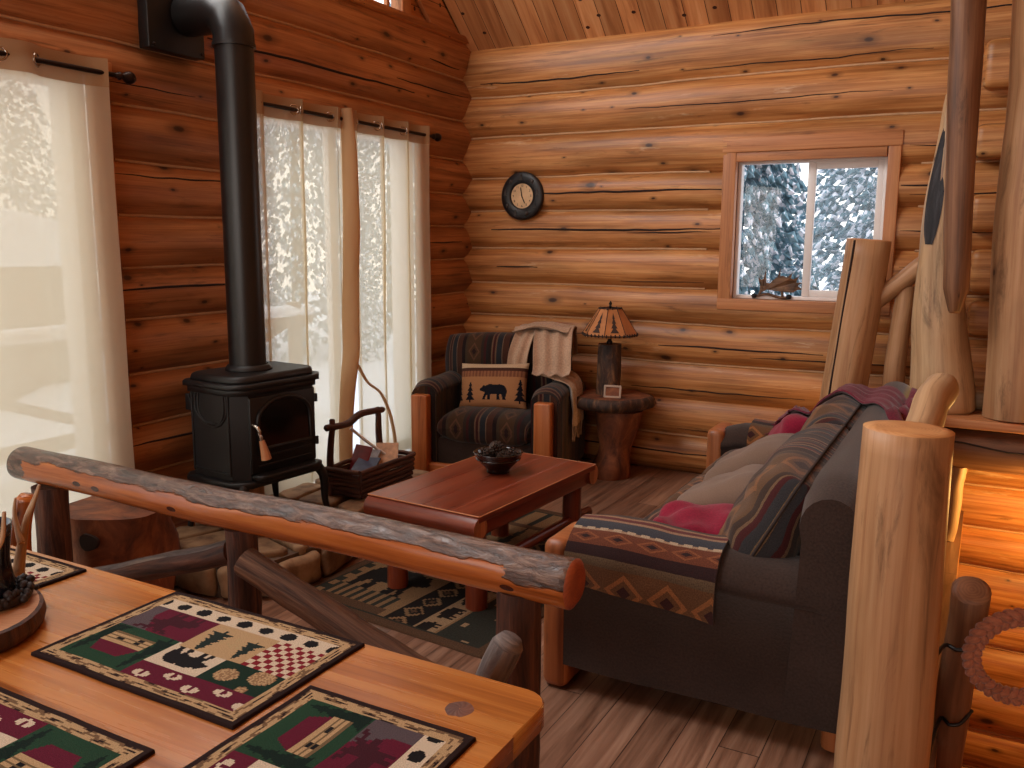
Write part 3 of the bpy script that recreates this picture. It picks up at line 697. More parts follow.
spruce(-17.5, 10.2, -.7, 9.0, 2.6, 'tall snowy spruce behind the snow-roofed cabin', 5000, 8)
spruce(-11.5, 12.6, -.7, 7.5, 1.9, 'snowy spruce beyond the deck behind the curtain next to the stovepipe', 4000, 9)
spruce(-13.0, 17.6, -.7, 8.0, 2.0, 'snowy spruce farthest right beyond the deck railing', 4000, 10)
random.seed(44)
def cabin():
    t = thing('cabin', 'small brown cabin with a snow-covered roof beyond the deck, behind the left curtain', 'cabin', (-13.6, 6.9, -.75))
    m = MB(); m.rbox((-13.6, 6.9, .25), (2.4, 4.0, 2.0), .01); m.build('wall', [M['outwood']], t, world=True)
    m = MB(); Z = Matrix(((0, 0, 1, -15.1), (1, 0, 0, 0), (0, 1, 0, 0), (0, 0, 0, 1)))
    m.prism([(4.5, 1.22), (9.3, 1.22), (9.3, 1.38), (8.6, 1.80), (7.4, 2.05), (5.4, 1.72), (4.5, 1.38)], 3.0, 0, .05, Z); m.build('snowy_roof', [M['snow']], t, world=True)
cabin()

# ---------------------------------------------------------------- curtains
XR = -3.495         # rod line
def curtain_panel(t, nm, y0, y1, nf, amp, mat, z0=.06, z1=2.265, ztop=2.385, ph=0.0, flare=0.0, ov=.045):
    """one hanging panel with soft folds: sheer cloth, doubled header and nickel grommets."""
    n = int(nf * 14); rows = []; hd = []
    def X(u, z):
        s = math.sin(2 * PI * nf * u + ph); s = math.copysign(abs(s) ** .7, s)
        k = .55 + .45 * (z / ztop)
        return XR + amp * s * k + .012 * nz(u * nf * 1.7, z * 1.1, 4.4)
    def Y(u, z): return y0 + (y1 - y0) * u + flare * (u - .5) * (1 - z / ztop) + .008 * nz(u * 6, z * 1.5) + ov * math.sin(2 * PI * nf * u * 1.0 + ph + 1.2) * min(1, u * 8, (1 - u) * 8)
    Z = [z0 + (z1 - z0) * k / 14 for k in range(15)]
    for i in range(n + 1): rows.append([V((X(i / n, z), Y(i / n, z), z)) for z in Z])
    mb = MB(); f = lambda i, j: (i / n * (y1 - y0) * 1.4, Z[min(j, 14)])
    mb.grid(rows, f); c = mb.build('sheer_cloth', [mat], t, world=True)
    mb = MB(); Zh = [z1, z1 + (ztop - z1) * .5, ztop]
    rows = [[V((X(i / n, z) + .002, Y(i / n, z), z)) for z in Zh] for i in range(n + 1)]
    mb.grid(rows, lambda i, j: (i / n * (y1 - y0) * 1.4, Zh[min(j, 2)])); mb.build('header', [M['header']], t, world=True)
    for k in range(int(nf * 2)):
        u = (k / 2 + .0 - ph / (2 * PI)) / nf
        u = (k * PI + PI * .0 - ph) / (2 * PI * nf)
        if not .02 < u < .98: continue
        g = MB(); zc = (z1 + ztop) / 2; p = V((X(u, zc), Y(u, zc), zc))
        tx = V((X(u + .01, zc) - X(u - .01, zc), (Y(u + .01, zc) - Y(u - .01, zc)), 0)).normalized()
        ring = [p + tx * .026 * math.cos(a) + V((0, 0, .026 * math.sin(a))) for a in [2 * PI * q / 16 for q in range(16)]]
        g.tube(ring, .005, 6, closed=True); g.build('grommet', [M['chrome']], t, world=True)
def curtain_rod(y0, y1, lab):
    zc = 2.325
    t = thing('curtain_rod', lab, 'curtain rod', (XR, (y0 + y1) / 2, zc), 0)
    r = MB(); r.tube([(XR, y0, zc), (XR, y1, zc)], .011, 12); r.build('rod', [M['bronze']], t, world=True)
    f = MB(); f.lathe([(.001, 0), (.012, .002), (.012, .012), (.018, .02), (.018, .026), (.011, .034), (.016, .045), (.026, .06), (.029, .075), (.024, .092), (.012, .104), (.001, .107)], 14, (XR, y1, zc), rot=Matrix.Rotation(-PI / 2, 3, 'X')); f.build('finial', [M['bronze']], t, world=True)
    for y in (y0 + .12, y1 - .05):
        b = MB(); b.tube([(XL + .04, y, zc - .02), (XR, y, zc - .02)], .008, 8); b.rbox((XL + .065, y, zc - .02), (.012, .03, .07), .003); b.build('bracket', [M['bronze']], t, world=True)
curtain_rod(1.2, 2.70, 'dark bronze curtain rod with ball finial left of the stovepipe')
curtain_rod(3.42, 5.22, 'dark bronze curtain rod between the stovepipe and the corner')
t = thing('curtain', 'sheer cream curtain hanging left of the stove beside the railing', 'curtain', (XR, 1.9, .06))
curtain_panel(t, 'a', 1.25, 2.655, 3.0, .028, M['sheer'], ph=.6)
t = thing('curtain', 'sheer bright curtain with loose folds right behind the stove', 'curtain', (XR, 3.9, .06))
curtain_panel(t, 'b', 3.49, 4.26, 2.5, .028, M['sheer2'], ph=.2, ov=.062, z0=.08)
t = thing('curtain', 'sheer curtain panel beside the armchair and the corner', 'curtain', (XR, 4.8, .06))
curtain_panel(t, 'c', 4.33, 5.155, 3.0, .028, M['sheer2'], ph=1.2, ov=.056, z0=.08)
# the narrow gathered strip between the two panels, tucked behind the log basket
def strip():
    pth = spline([(XR + .01, 4.28, 2.385), (XR + .03, 4.285, 2.0), (XR + .05, 4.25, 1.5), (-3.42, 4.20, 1.1), (-3.39, 4.16, .93), (-3.35, 4.07, .72), (-3.32, 4.01, .50), (-3.31, 3.99, .22)], 8)
    mb = MB(); mb.tube(pth, lambda q: .048 + .016 * math.sin(PI * min(1, q * 1.1)) - .004 * q, 14, True, 0, None, .22, 3.0, .6)
    t = mb.build('curtain', [M['strip']], loc=(XR, 4.28, .5), world=True)
    tag(t, 'narrow bunched tan curtain strip hanging down to the log basket', 'curtain')
    e = MB(); p2 = spline([(-3.38, 4.20, .86), (-3.35, 4.26, .74), (-3.30, 4.33, .66), (-3.26, 4.38, .50), (-3.24, 4.40, .30)], 8)
    e.tube(p2, .008, 6, True, 0, None, .3, 8, 2.5); e.build('hem', [M['strip']], t, world=True)
strip()
# ---------------------------------------------------------------- stove corner
def hearth():
    t = thing('hearth', 'raised flagstone hearth under the black stove', 'hearth', (-3.2, 3.4, 0))
    OUT = [(-3.45, 2.64), (-2.95, 2.64), (-2.74, 2.78), (-2.70, 3.05), (-2.74, 3.32), (-2.88, 3.68), (-2.88, 4.36), (-3.45, 4.36)]
    b = MB(); b.prism([(x * .985 + (-3.2) * .015, y * .985 + 3.4 * .015) for x, y in OUT], .17); b.build('base', [M['mortar']], t, world=True)
    ys = [2.63, 2.92, 3.2, 3.48, 3.76, 4.06, 4.37]
    def xr(y):
        for (xa, ya), (xb, yb) in zip(OUT[1:6], OUT[2:7]):
            if ya <= y <= yb: return xa + (xb - xa) * (y - ya) / (yb - ya)
        return -2.95 if y < 3 else -2.88
    nodes = {}
    for i, y in enumerate(ys):
        nn = 4
        for k in range(nn):
            x = -3.46 + (xr(min(max(y, 2.64), 4.36)) + .02 + 3.46) * k / (nn - 1)
            j = 0 if k in (0,) else 1
            nodes[i, k] = V((x + j * rnd(-.04, .02), y + (rnd(-.07, .07) if 0 < i < 6 else 0), 0))
    for i in range(6):
        for k in range(3):
            q = [nodes[i, k], nodes[i, k + 1], nodes[i + 1, k + 1], nodes[i + 1, k]]
            c = sum(q, V()) / 4
            poly = []
            for a in range(4):
                p, p2 = q[a], q[(a + 1) % 4]
                for f in (.12, .5, .88):
                    m = p.lerp(p2, f); m = m + (c - m).normalized() * (.012 + rnd(0, .022)); poly.append((m.x, m.y))
            s = MB(); s.prism(poly, .045, 0, .012, Matrix.Translation((0, 0, .157 + rnd(-.003, .001)))); s.build('flagstone', [M['stone']], t, world=True)
    # rough stones facing the edge
    for (xa, ya), (xb, yb) in zip(OUT[0:6], OUT[1:7]):
        L = math.hypot(xb - xa, yb - ya); n = max(1, round(L / .22))
        for k in range(n):
            u = (k + .5) / n; x, y = xa + (xb - xa) * u, ya + (yb - ya) * u; an = math.atan2(yb - ya, xb - xa)
            s = MB(); sd = rnd(0, 30)
            s.rbox((0, 0, 0), (L / n * .94, .07, .15), .035, 3, None, 0, None, 2, lambda p: (p.x + .012 * nz(p.x * 14 + sd, p.z * 14), p.y + .014 * nz(p.z * 14, p.x * 12 + sd), p.z + .012 * nz(p.x * 10, sd)))
            X = Matrix.Translation((x, y, .08)) @ Matrix.Rotation(an, 4, 'Z'); s.v = [X @ p for p in s.v]
            s.build('edge_stone', [M['stone']], t, world=True)
hearth()

def stove():
    t = thing('wood_stove', 'black cast iron wood stove with an arched glass door', 'stove', (-3.165, 3.14, .2), R(-5))
    b = MB(); hw, hd = .262, .185
    body = [(-hd, -hw + .03), (-hd + .03, -hw), (hd - .06, -hw), (hd, -hw + .06), (hd, hw - .06), (hd - .06, hw), (-hd + .03, hw), (-hd, hw - .03)]
    b.prism(body, .45, 0, 0, Matrix.Translation((0, 0, .27))); b.build('body', [M['iron']], t)
    def ring(off, z0, z1, nm, bev):
        q = MB(); q.prism([(x * (1 + off / hd), y * (1 + off / hw)) for x, y in body], z1 - z0, 0, bev, Matrix.Translation((0, 0, z0))); q.build(nm, [M['iron']], t)
    ring(.028, .715, .74, 'top_plate', .008); ring(.0, .738, .775, 'lid', .022); ring(.03, .245, .275, 'bottom_plate', .01); ring(.012, .685, .716, 'cornice', .006)
    # ash lip under the door
    a = MB(); a.prism([(hd - .02, -.2), (hd + .05, -.2), (hd + .075, -.16), (hd + .075, .16), (hd + .05, .2), (hd - .02, .2)], .03, 0, .008, Matrix.Translation((0, 0, .275))); a.build('ash_lip', [M['iron']], t)
    # door with arched opening
    dr = thing_part('door', t)
    def arch(w, h0, h1, n=14): return [(-w, h0), (w, h0)] + [(w * math.cos(PI * k / n), h1 + w * .62 * math.sin(PI * k / n)) for k in range(n + 1)]
    X = Matrix.Translation((hd, 0, 0)) @ Matrix(((0, 0, 1, 0), (1, 0, 0, 0), (0, 1, 0, 0), (0, 0, 0, 1)))
    d = MB(); d.rbox((hd + .004, 0, .49), (.016, .41, .37), .006); d.build('door_panel', [M['iron']], dr)
    f = MB(); pts = [X @ V((p[0], p[1], .016)) for p in arch(.165, .42, .555)]; f.tube(pts, .011, 8, closed=True); f.build('door_frame', [M['iron']], dr)
    g = MB(); g.prism(arch(.158, .425, .555), .004, 0, 0, X @ Matrix.Translation((0, 0, .012))); g.build('glass', [M['black_glass']], dr)
    for z in (.34, .385): 
        r = MB(); r.tube([(hd + .012, -.17, z), (hd + .012, .17, z)], .006, 6); r.build('moulding', [M['iron']], dr)
    for z in (.4, .62):
        h = MB(); h.tube([(hd + .008, .212, z - .02), (hd + .008, .212, z + .02)], .011, 8); h.build('hinge', [M['iron']], dr)
    hn = MB(); hn.tube(spline([(hd + .01, -.19, .545), (hd + .045, -.19, .535), (hd + .055, -.185, .50), (hd + .058, -.18, .475)], 8), .008, 8, lump=.5, lf=90); o = hn.build('handle_coil', [M['chrome']], dr)
    hw_ = MB(); hw_.tube([(hd + .058, -.18, .475), (hd + .064, -.172, .43), (hd + .068, -.165, .385)], lambda q: .013 + .012 * q, 12); hw_.build('handle', [M['handle']], dr)
    # cast relief on the side facing the room
    s = MB(); y = -hw - .002
    for w in (1.0, .82):
        s.tube(spline([(-.12 * w, y, .69 - .02 * (1 - w)), (-.125 * w, y, .60), (-.07 * w, y, .545), (.0, y, .53 + .02 * (1 - w) * 4), (.06 * w, y, .545), (.1 * w, y, .60), (.1 * w, y, .69)], 6), .006, 6)
    s.tube([(-.15, y, .3), (-.15, y, .7)], .006, 6); s.tube([(.115, y, .3), (.115, y, .7)], .006, 6); s.tube([(-.15, y, .31), (.115, y, .31)], .006, 6)
    s.build('side_relief', [M['iron']], t)
    sh = MB(); sh.prism([(-.02, -.04), (.05, -.04), (.0, .04), (-.02, .04)], .24, 0, .004, Matrix.Translation((-hd - .03, 0, .62)) @ Matrix.Rotation(PI / 2, 4, 'X') @ Matrix.Rotation(0, 4, 'Z')) ; sh.build('rear_shield', [M['iron']], t)
    for sx, sy in ((1, 1), (1, -1), (-1, 1), (-1, -1)):
        l = MB(); l.tube(spline([(sx * (hd - .02), sy * (hw - .03), .26), (sx * (hd + .004), sy * (hw - .005), .2), (sx * (hd + .004), sy * (hw + .0), .08), (sx * (hd + .014), sy * (hw + .014), .004)], 5), lambda q: .027 - .013 * q, 10); l.build('leg', [M['iron']], t)
    p = MB(); p.lathe([(.09, .0), (.112, .0), (.112, .012), (.1, .03), (.094, .032)], 24, (-.01, -.03, .772)); p.build('flue_collar', [M['iron']], t)
def thing_part(name, parent):
    o = bpy.data.objects.new(name, None); C.objects.link(o); o.parent = parent; return o
stove()
def stovepipe():
    x, y = -3.178, 3.108
    t = thing('stovepipe', 'black stovepipe rising from the stove and bending into the wall', 'stovepipe', (x, y, .985))
    m = MB(); m.tube([(x, y, .99), (x, y, 1.6), (x, y, 2.51)], .089, 28); m.build('pipe', [M['pipe']], t, world=True)
    m = MB(); pts = [(x, y, 2.49), (x, y, 2.55), (x - .035, y, 2.625), (x - .10, y, 2.655), (x - .3, y, 2.66)]
    m.tube(pts, .095, 28); m.build('elbow', [M['pipe']], t, world=True)
    for p in ((x, y, 2.495),):
        m = MB(); m.tube([(p[0], p[1], p[2] - .008), (p[0], p[1], p[2] + .008)], .0995, 28); m.build('seam_ring', [M['pipe']], t, world=True)
    m = MB(); m.rbox((-3.525, 3.055, 2.69), (.07, .33, .42), .006); m.build('wall_thimble', [M['iron']], t, world=True)
    for dy in (-.14, .14):
        m = MB(); m.lathe([(.001, 0), (.008, .001), (.008, .005), (.001, .007)], 8, (-3.488, 3.055 + dy, 2.50), rot=Matrix.Rotation(PI / 2, 3, 'Y')); m.build('screw', [M['bronze']], t, world=True)
stovepipe()
def burl():
    mb = MB(); mb.tube([V((-3.17, 2.33, z)) for z in (0, .08, .16, .24, .32, .40, .46, .49)], lambda q: .225 - .02 * math.sin(PI * q), 30, True, 0, 1, .28, 4.0)
    k = MB()
    o = mb.build('wood_stump', [M['burl'], M['burl']], loc=(-3.17, 2.33, 0), world=True)
    tag(o, 'reddish burl stump with a dark knot hole left of the hearth', 'stump')
    k.tube([(-3.09, 2.135, .40), (-3.088, 2.122, .40)], .034, 14, True, 0, None, .3, 3, 1.4); k.build('knot_hole', [M['crack']], o, world=True)
burl()
def basket():
    t = thing('log_basket', 'twig basket with a branch handle on the hearth by the curtain', 'basket', (-3.03, 3.88, .2))
    w, d = .10, .225
    for k in range(6):
        z = .022 + k * .027
        m = MB(); f = 1 + .02 * k
        for a, b in (((-w * f, -d * f), (w * f, -d * f)), ((-w * f, d * f), (w * f, d * f)), ((-w * f, -d * f), (-w * f, d * f)), ((w * f, -d * f), (w * f, d * f))):
            m.tube(line((a[0] * 1.06, a[1] * 1.04, z + rnd(-.003, .003)), (b[0] * 1.06, b[1] * 1.04, z + rnd(-.003, .003)), 6, .006, rnd(0, 9)), .0135, 8, lump=.2)
        m.build('slat_course', [M['barkpost']], t)
    m = MB(); m.rbox((0, 0, .012), (2 * w, 2 * d, .012), .003); m.build('bottom', [M['barkpost']], t)
    for sy in (-1, 1):
        m = MB(); m.tube(line((-w * 1.1, sy * d * 1.08, .005), (-w * 1.1, sy * (d - .02), .42), 8, .012), lambda q: .022 - .006 * q, 10, lump=.2, round_end=.4); m.build('handle_post', [M['barkpost']], t)
    m = MB(); m.tube(spline([(-w * 1.1, -d - .03, .385), (-w + .01, -.1, .385), (-w - .01, .05, .415), (-w * 1.1, d + .03, .405)], 8), .019, 10, lump=.25, round_end=.4); m.build('handle', [M['barkpost']], t)
    cols = [(150, 150, 158), (116, 30, 34), (60, 70, 96), (196, 150, 110), (92, 40, 40)]
    labs = ['grey magazine leaning in the twig basket', 'red magazine standing at the back of the twig basket', 'dark blue magazine lying across the twig basket', 'tan magazine with its corner up at the right of the basket', 'dark red magazine lowest in the twig basket']
    spec = [(-.03, -.02, .15, 38, 12), (-.05, -.05, .16, 62, -8), (.03, -.1, .155, 14, 20), (.03, .1, .16, 50, 30), (.02, -.02, .10, 6, 4)]
    for i, (dx, dy, z, tilt, yw) in enumerate(spec):
        m = MB(); m.rbox((0, 0, 0), (.13, .19, .012), .002, 1); X = Matrix.Translation((-3.03 + dx, 3.88 + dy, .2 + z)) @ Matrix.Rotation(R(yw), 4, 'Z') @ Matrix.Rotation(R(tilt), 4, 'X'); m.v = [X @ p for p in m.v]
        o = m.build('magazine', [plain('magazine_cover', cols[i], .35, .3, 26)], loc=(-3.03 + dx, 3.88 + dy, .2 + z), world=True); tag(o, labs[i], 'magazine', 'magazines in the twig basket')
    m = MB(); m.tube(spline([(-3.13, 3.82, .55), (-3.06, 3.92, .44), (-2.99, 4.03, .34)], 6), .009, 8); o = m.build('white_stick', [M['vinyl']], loc=(-2.99, 4.03, .34), world=True); tag(o, 'slim white stick slanting down inside the twig basket', 'stick')
basket()

# ---------------------------------------------------------------- armchair corner
def arm_box(t, cx, w, y0, y1, z0, z1, nm, mats, parent=None):
    """upholstered arm running along y with a rolled top."""
    m = MB(); pr = []; n = 10
    for (x, z) in [(-w / 2, z0), (-w / 2, z1 - w * .42)] + [(w / 2 * -math.cos(PI * k / n) * 1.06, z1 - w * .42 + w * .42 * math.sin(PI * k / n)) for k in range(n + 1)] + [(w / 2, z1 - w * .42), (w / 2, z0)]: pr.append((x, z))
    rows = []; ny = 10
    for i in range(ny + 1):
        u = i / ny; y = y0 + (y1 - y0) * u; s = 1 - .06 * (1 - min(1, min(u, 1 - u) * 8)) ** 2
        rows.append([V((cx + x * s, y, z0 + (z - z0) * s + .006 * nz(y * 6, x * 9))) for x, z in pr])
    Ls = [0]
    for a, b in zip(pr[:-1], pr[1:]): Ls.append(Ls[-1] + math.hypot(a[0] - b[0], a[1] - b[1]))
    m.grid(rows, lambda i, j: (i / ny * (y1 - y0), Ls[min(j, len(pr) - 1)]), flip=False)
    for row, rev in ((rows[0], False), (rows[-1], True)):
        ids = [m.vert(p) for p in row]
        if not rev: ids.reverse()
        m.face(ids, [(m.v[i].x, m.v[i].z) for i in ids], 0, False)
    return m.build(nm, mats, t)
def armchair():
    t = thing('armchair', 'tapestry armchair with square pine arm posts in the room corner', 'armchair', (-2.925, 5.21, 0), R(9))
    m = MB(); m.rbox((0, .02, .19), (.8, .72, .2), .03, 3); m.build('base', [M['chenille']], t)
    for sx in (-1, 1):
        m = MB(); m.rbox((sx * .432, -.39, .295), (.115, .085, .59), .012, 3); m.build('arm_post', [M['ctable2']], t)
        m = MB(); m.rbox((sx * .42, .34, .05), (.08, .08, .1), .01); m.build('rear_foot', [M['ctable2']], t)
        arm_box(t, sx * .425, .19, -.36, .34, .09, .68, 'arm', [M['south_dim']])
    m = MB(); m.rbox((0, -.375, .085), (.76, .05, .08), .012, 3); m.build('front_rail', [M['ctable2']], t)
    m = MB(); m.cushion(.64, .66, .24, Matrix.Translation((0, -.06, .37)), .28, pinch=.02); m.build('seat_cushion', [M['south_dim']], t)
    m = MB(); m.rbox((-.02, .33, .5), (.86, .14, .78), .06, 4, None, 0, None, 2); m.build('back', [M['chenille']], t)
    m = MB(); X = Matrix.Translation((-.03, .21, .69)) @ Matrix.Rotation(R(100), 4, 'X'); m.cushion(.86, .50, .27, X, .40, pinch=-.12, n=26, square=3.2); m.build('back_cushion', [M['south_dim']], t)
    return t
M['ctable2'] = wood('honey_pine_post', (140, 70, 34), (186, 106, 56), (206, 128, 74), rough=.35, gv=20, blot=.2, knot_amt=.3)
ac = armchair()
def cloth_path(path, width_dir, w, n=12, nf=3, amp=.012, taper=0.0, sd=0.0, thick=0):
    """a strip of cloth following path (list of points), w wide along width_dir, with lengthwise folds."""
    pts = spline(path, 8); wd = V(width_dir).normalized(); rows = []
    for i, p in enumerate(pts):
        u = i / (len(pts) - 1)
        tg = (pts[min(i + 1, len(pts) - 1)] - pts[max(i - 1, 0)]).normalized(); nn = wd.cross(tg).normalized(); row = []
        for j in range(n + 1):
            v = j / n - .5
            ww = w * (1 - taper * u)
            f = amp * math.sin(2 * PI * nf * (v + .5) + sd + 1.2 * nz(u * 2, sd)) + amp * .8 * nz(v * 5 + sd, u * 5)
            row.append(p + wd * v * ww + nn * f)
        rows.append(row)
    return rows
def add_cloth(mb, rows, thick=.006, mi=0, o=None):
    L = [0]
    for a, b in zip(rows[:-1], rows[1:]): L.append(L[-1] + (a[0] - b[0]).length)
    W = [0]
    for a, b in zip(rows[0][:-1], rows[0][1:]): W.append(W[-1] + (a - b).length)
    o = o or (rnd(0, 5), rnd(0, 5)); n, m = len(rows), len(rows[0])
    f = lambda i, j: (W[min(j, m - 1)] + o[0], L[min(i, n - 1)] + o[1])
    mb.grid(rows, f, mi)
    if thick:
        r2 = []
        for i in range(n):
            row = []
            for j in range(m):
                a = rows[min(i + 1, n - 1)][j] - rows[max(i - 1, 0)][j]; b = rows[i][min(j + 1, m - 1)] - rows[i][max(j - 1, 0)]
                row.append(rows[i][j] + a.cross(b).normalized() * thick)
            r2.append(row)
        mb.grid(r2, f, mi, flip=True)
        for (A, B) in ((rows[0], r2[0]), (r2[-1], rows[-1]), ([r[0] for r in r2], [r[0] for r in rows]), ([r[-1] for r in rows], [r[-1] for r in r2])):
            mb.grid([A, B], lambda i, j: (j * .02, i * .006), mi, flip=True)
def fringe(mb, pts, L, n, down=V((0, 0, -1)), r=.0022, mi=0, spread=.01):
    for k in range(n):
        q = k / max(1, n - 1) * (len(pts) - 1); i = min(int(q), len(pts) - 2); p = pts[i].lerp(pts[i + 1], q - i); l = L * rnd(.7, 1.1)
        e = p + down * l + V((rnd(-1, 1), rnd(-1, 1), 0)) * spread
        mb.tube([p, p.lerp(e, .5) + V((rnd(-1, 1), rnd(-1, 1), 0)) * spread * .5, e], r, 4, True, mi)
def shawl():
    W = parent_world(ac)
    def w(p): return W @ V(p)
    m = MB()
    A = cloth_path([w((.10, -.02, .66)), w((.11, .0, .76)), w((.12, .04, .88)), w((.13, .18, 1.0)), w((.14, .34, .99)), w((.14, .42, .8))], W.to_3x3() @ V((1, 0, 0)), .14, 12, 2, .010, 0, 1.0); add_cloth(m, A)
    B = cloth_path([w((.40, -.15, .735)), w((.38, -.05, .76)), w((.36, .02, .88)), w((.33, .15, .995)), w((.30, .34, 1.0)), w((.28, .44, .8))], W.to_3x3() @ V((1, .12, 0)), .25, 16, 3, .012, -.1, 2.2); add_cloth(m, B)
    Cc = cloth_path([w((.32, .0, .745)), w((.42, -.02, .725)), w((.53, -.02, .67)), w((.552, -.03, .52)), w((.56, -.04, .40))], W.to_3x3() @ V((0, 1, .1)), .26, 12, 3, .012, .25, .4); add_cloth(m, Cc)
    D = cloth_path([w((.04, .22, .99)), w((.2, .24, 1.025)), w((.44, .22, 1.0))], W.to_3x3() @ V((0, 1, .0)), .26, 12, 2, .012, 0, .4); add_cloth(m, D)
    o = m.build('throw_blanket', [M['shawl']], loc=w((.3, .2, .7)), world=True)
    tag(o, 'pale beige knitted throw draped over the armchair back and arm', 'blanket')
    f = MB(); fringe(f, Cc[-1], .10, 26); f.build('fringe', [M['shawl']], o, world=True)
shawl()

BEAR = ["................................",
        "...........########.............",
        ".........#############..........",
        "..##...#################........",
        ".######################.........",
        "#########################.......",
        ".#########################......",
        "....######################......",
        ".....#####################......",
        ".....####..#######..######......",
        "....####...#####.....#####......",
        "....###....####......####.......",
        "...####...####......####........",
        "...###....###......####.........",
        "................................"]
BEAR = [r for r in BEAR if '#' in r]
def sprite(rows, a, b):
    """a,b in 0..1 (b up)."""
    if not (0 <= a < 1 and 0 <= b < 1): return False
    r = rows[min(len(rows) - 1, int((1 - b) * len(rows)))]; i = int(a * max(len(q) for q in rows))
    return i < len(r) and r[i] == '#'
def tri_tree(a, b, tiers=4):
    """spruce silhouette in 0..1."""
    if not (0 <= a <= 1 and 0 <= b <= 1): return False
    x = abs(a - .5)
    if b < .12: return x < .06
    q = (b - .12) / .88; k = q * tiers; fr = k - int(k)
    return x < (.5 * (1 - q * .8)) * (1 - .55 * fr)
BEAR_P = [(2, 30), (4, 33), (9, 36), (13, 42), (17, 44), (20, 41), (26, 44), (36, 48), (44, 46), (55, 45), (68, 47), (80, 44), (88, 38), (92, 30), (93, 20), (90, 12), (89, 4), (92, 0), (80, 0), (79, 6), (76, 14), (72, 18), (68, 12), (70, 4), (72, 0), (60, 0), (59, 6), (60, 16), (48, 17), (40, 16), (38, 8), (40, 0), (28, 0), (29, 6), (28, 14), (24, 10), (22, 4), (24, 0), (13, 0), (14, 5), (18, 14), (20, 22), (14, 24), (6, 26), (3, 27)]
def bear(a, b):
    x, y = a * 100, b * 50; c = False; n = len(BEAR_P)
    if not (0 <= a <= 1 and 0 <= b <= 1): return False
    for i in range(n):
        (x1, y1), (x2, y2) = BEAR_P[i], BEAR_P[i - 1]
        if (y1 > y) != (y2 > y) and x < (x2 - x1) * (y - y1) / (y2 - y1) + x1: c = not c
    return c
def bear_pillow():
    W = parent_world(ac); X = W @ Matrix.Translation((-.035, -.06, .615)) @ Matrix.Rotation(R(-3), 4, 'Y') @ Matrix.Rotation(R(72), 4, 'X')
    tmp = MB(); n = 96; w, d, th = .50, .33, .15
    TAN, DK, CR, BK = lin((172, 122, 84)), lin((74, 46, 38)), lin((196, 168, 138)), lin((26, 26, 34))
    def col(u, v):
        a, b = (u + 1) / 2, (v + 1) / 2
        if b > .88: return CR
        if b > .80 or b < .04: return DK
        if b > .68: return lin((120, 76, 56)) if int(a * 40) % 2 else lin((146, 98, 70))
        if bear((a - .34) / .44, (b - .2) / .34): return BK
        if tri_tree((a - .14) / .14, (b - .14) / .42) or tri_tree((a - .85) / .16, (b - .12) / .5) or tri_tree((a + .06) / .16, (b - .12) / .5): return BK
        return TAN
    for sg in (1, -1):
        G = []
        for i in range(n + 1):
            u = -1 + 2 * i / n; row = []
            for j in range(n + 1):
                v = -1 + 2 * j / n; e = max(0, (1 - abs(u) ** 4) * (1 - abs(v) ** 4)) ** .5
                row.append(tmp.vert(X @ V((u * w / 2 * (1 - .05 * (1 - v * v) * abs(u) ** 6), v * d / 2 * (1 - .05 * (1 - u * u) * abs(v) ** 6), sg * th / 2 * e))))
            G.append(row)
        for i in range(n):
            for j in range(n):
                u, v = -1 + 2 * (i + .5) / n, -1 + 2 * (j + .5) / n
                q = [G[i][j], G[i + 1][j], G[i + 1][j + 1], G[i][j + 1]]
                if sg < 0: q.reverse()
                tmp.face(q, [(u * .25, v * .16)] * 4 if 0 else [(i * .01, j * .01), (i * .01 + .01, j * .01), (i * .01 + .01, j * .01 + .01), (i * .01, j * .01 + .01)], 0, True, col(u, v) if sg > 0 else DK)
    o = tmp.build('throw_pillow', [M['attr']], loc=X.translation, world=True)
    tag(o, 'tan lumbar pillow with a walking black bear and spruces on the armchair', 'pillow')
bear_pillow()

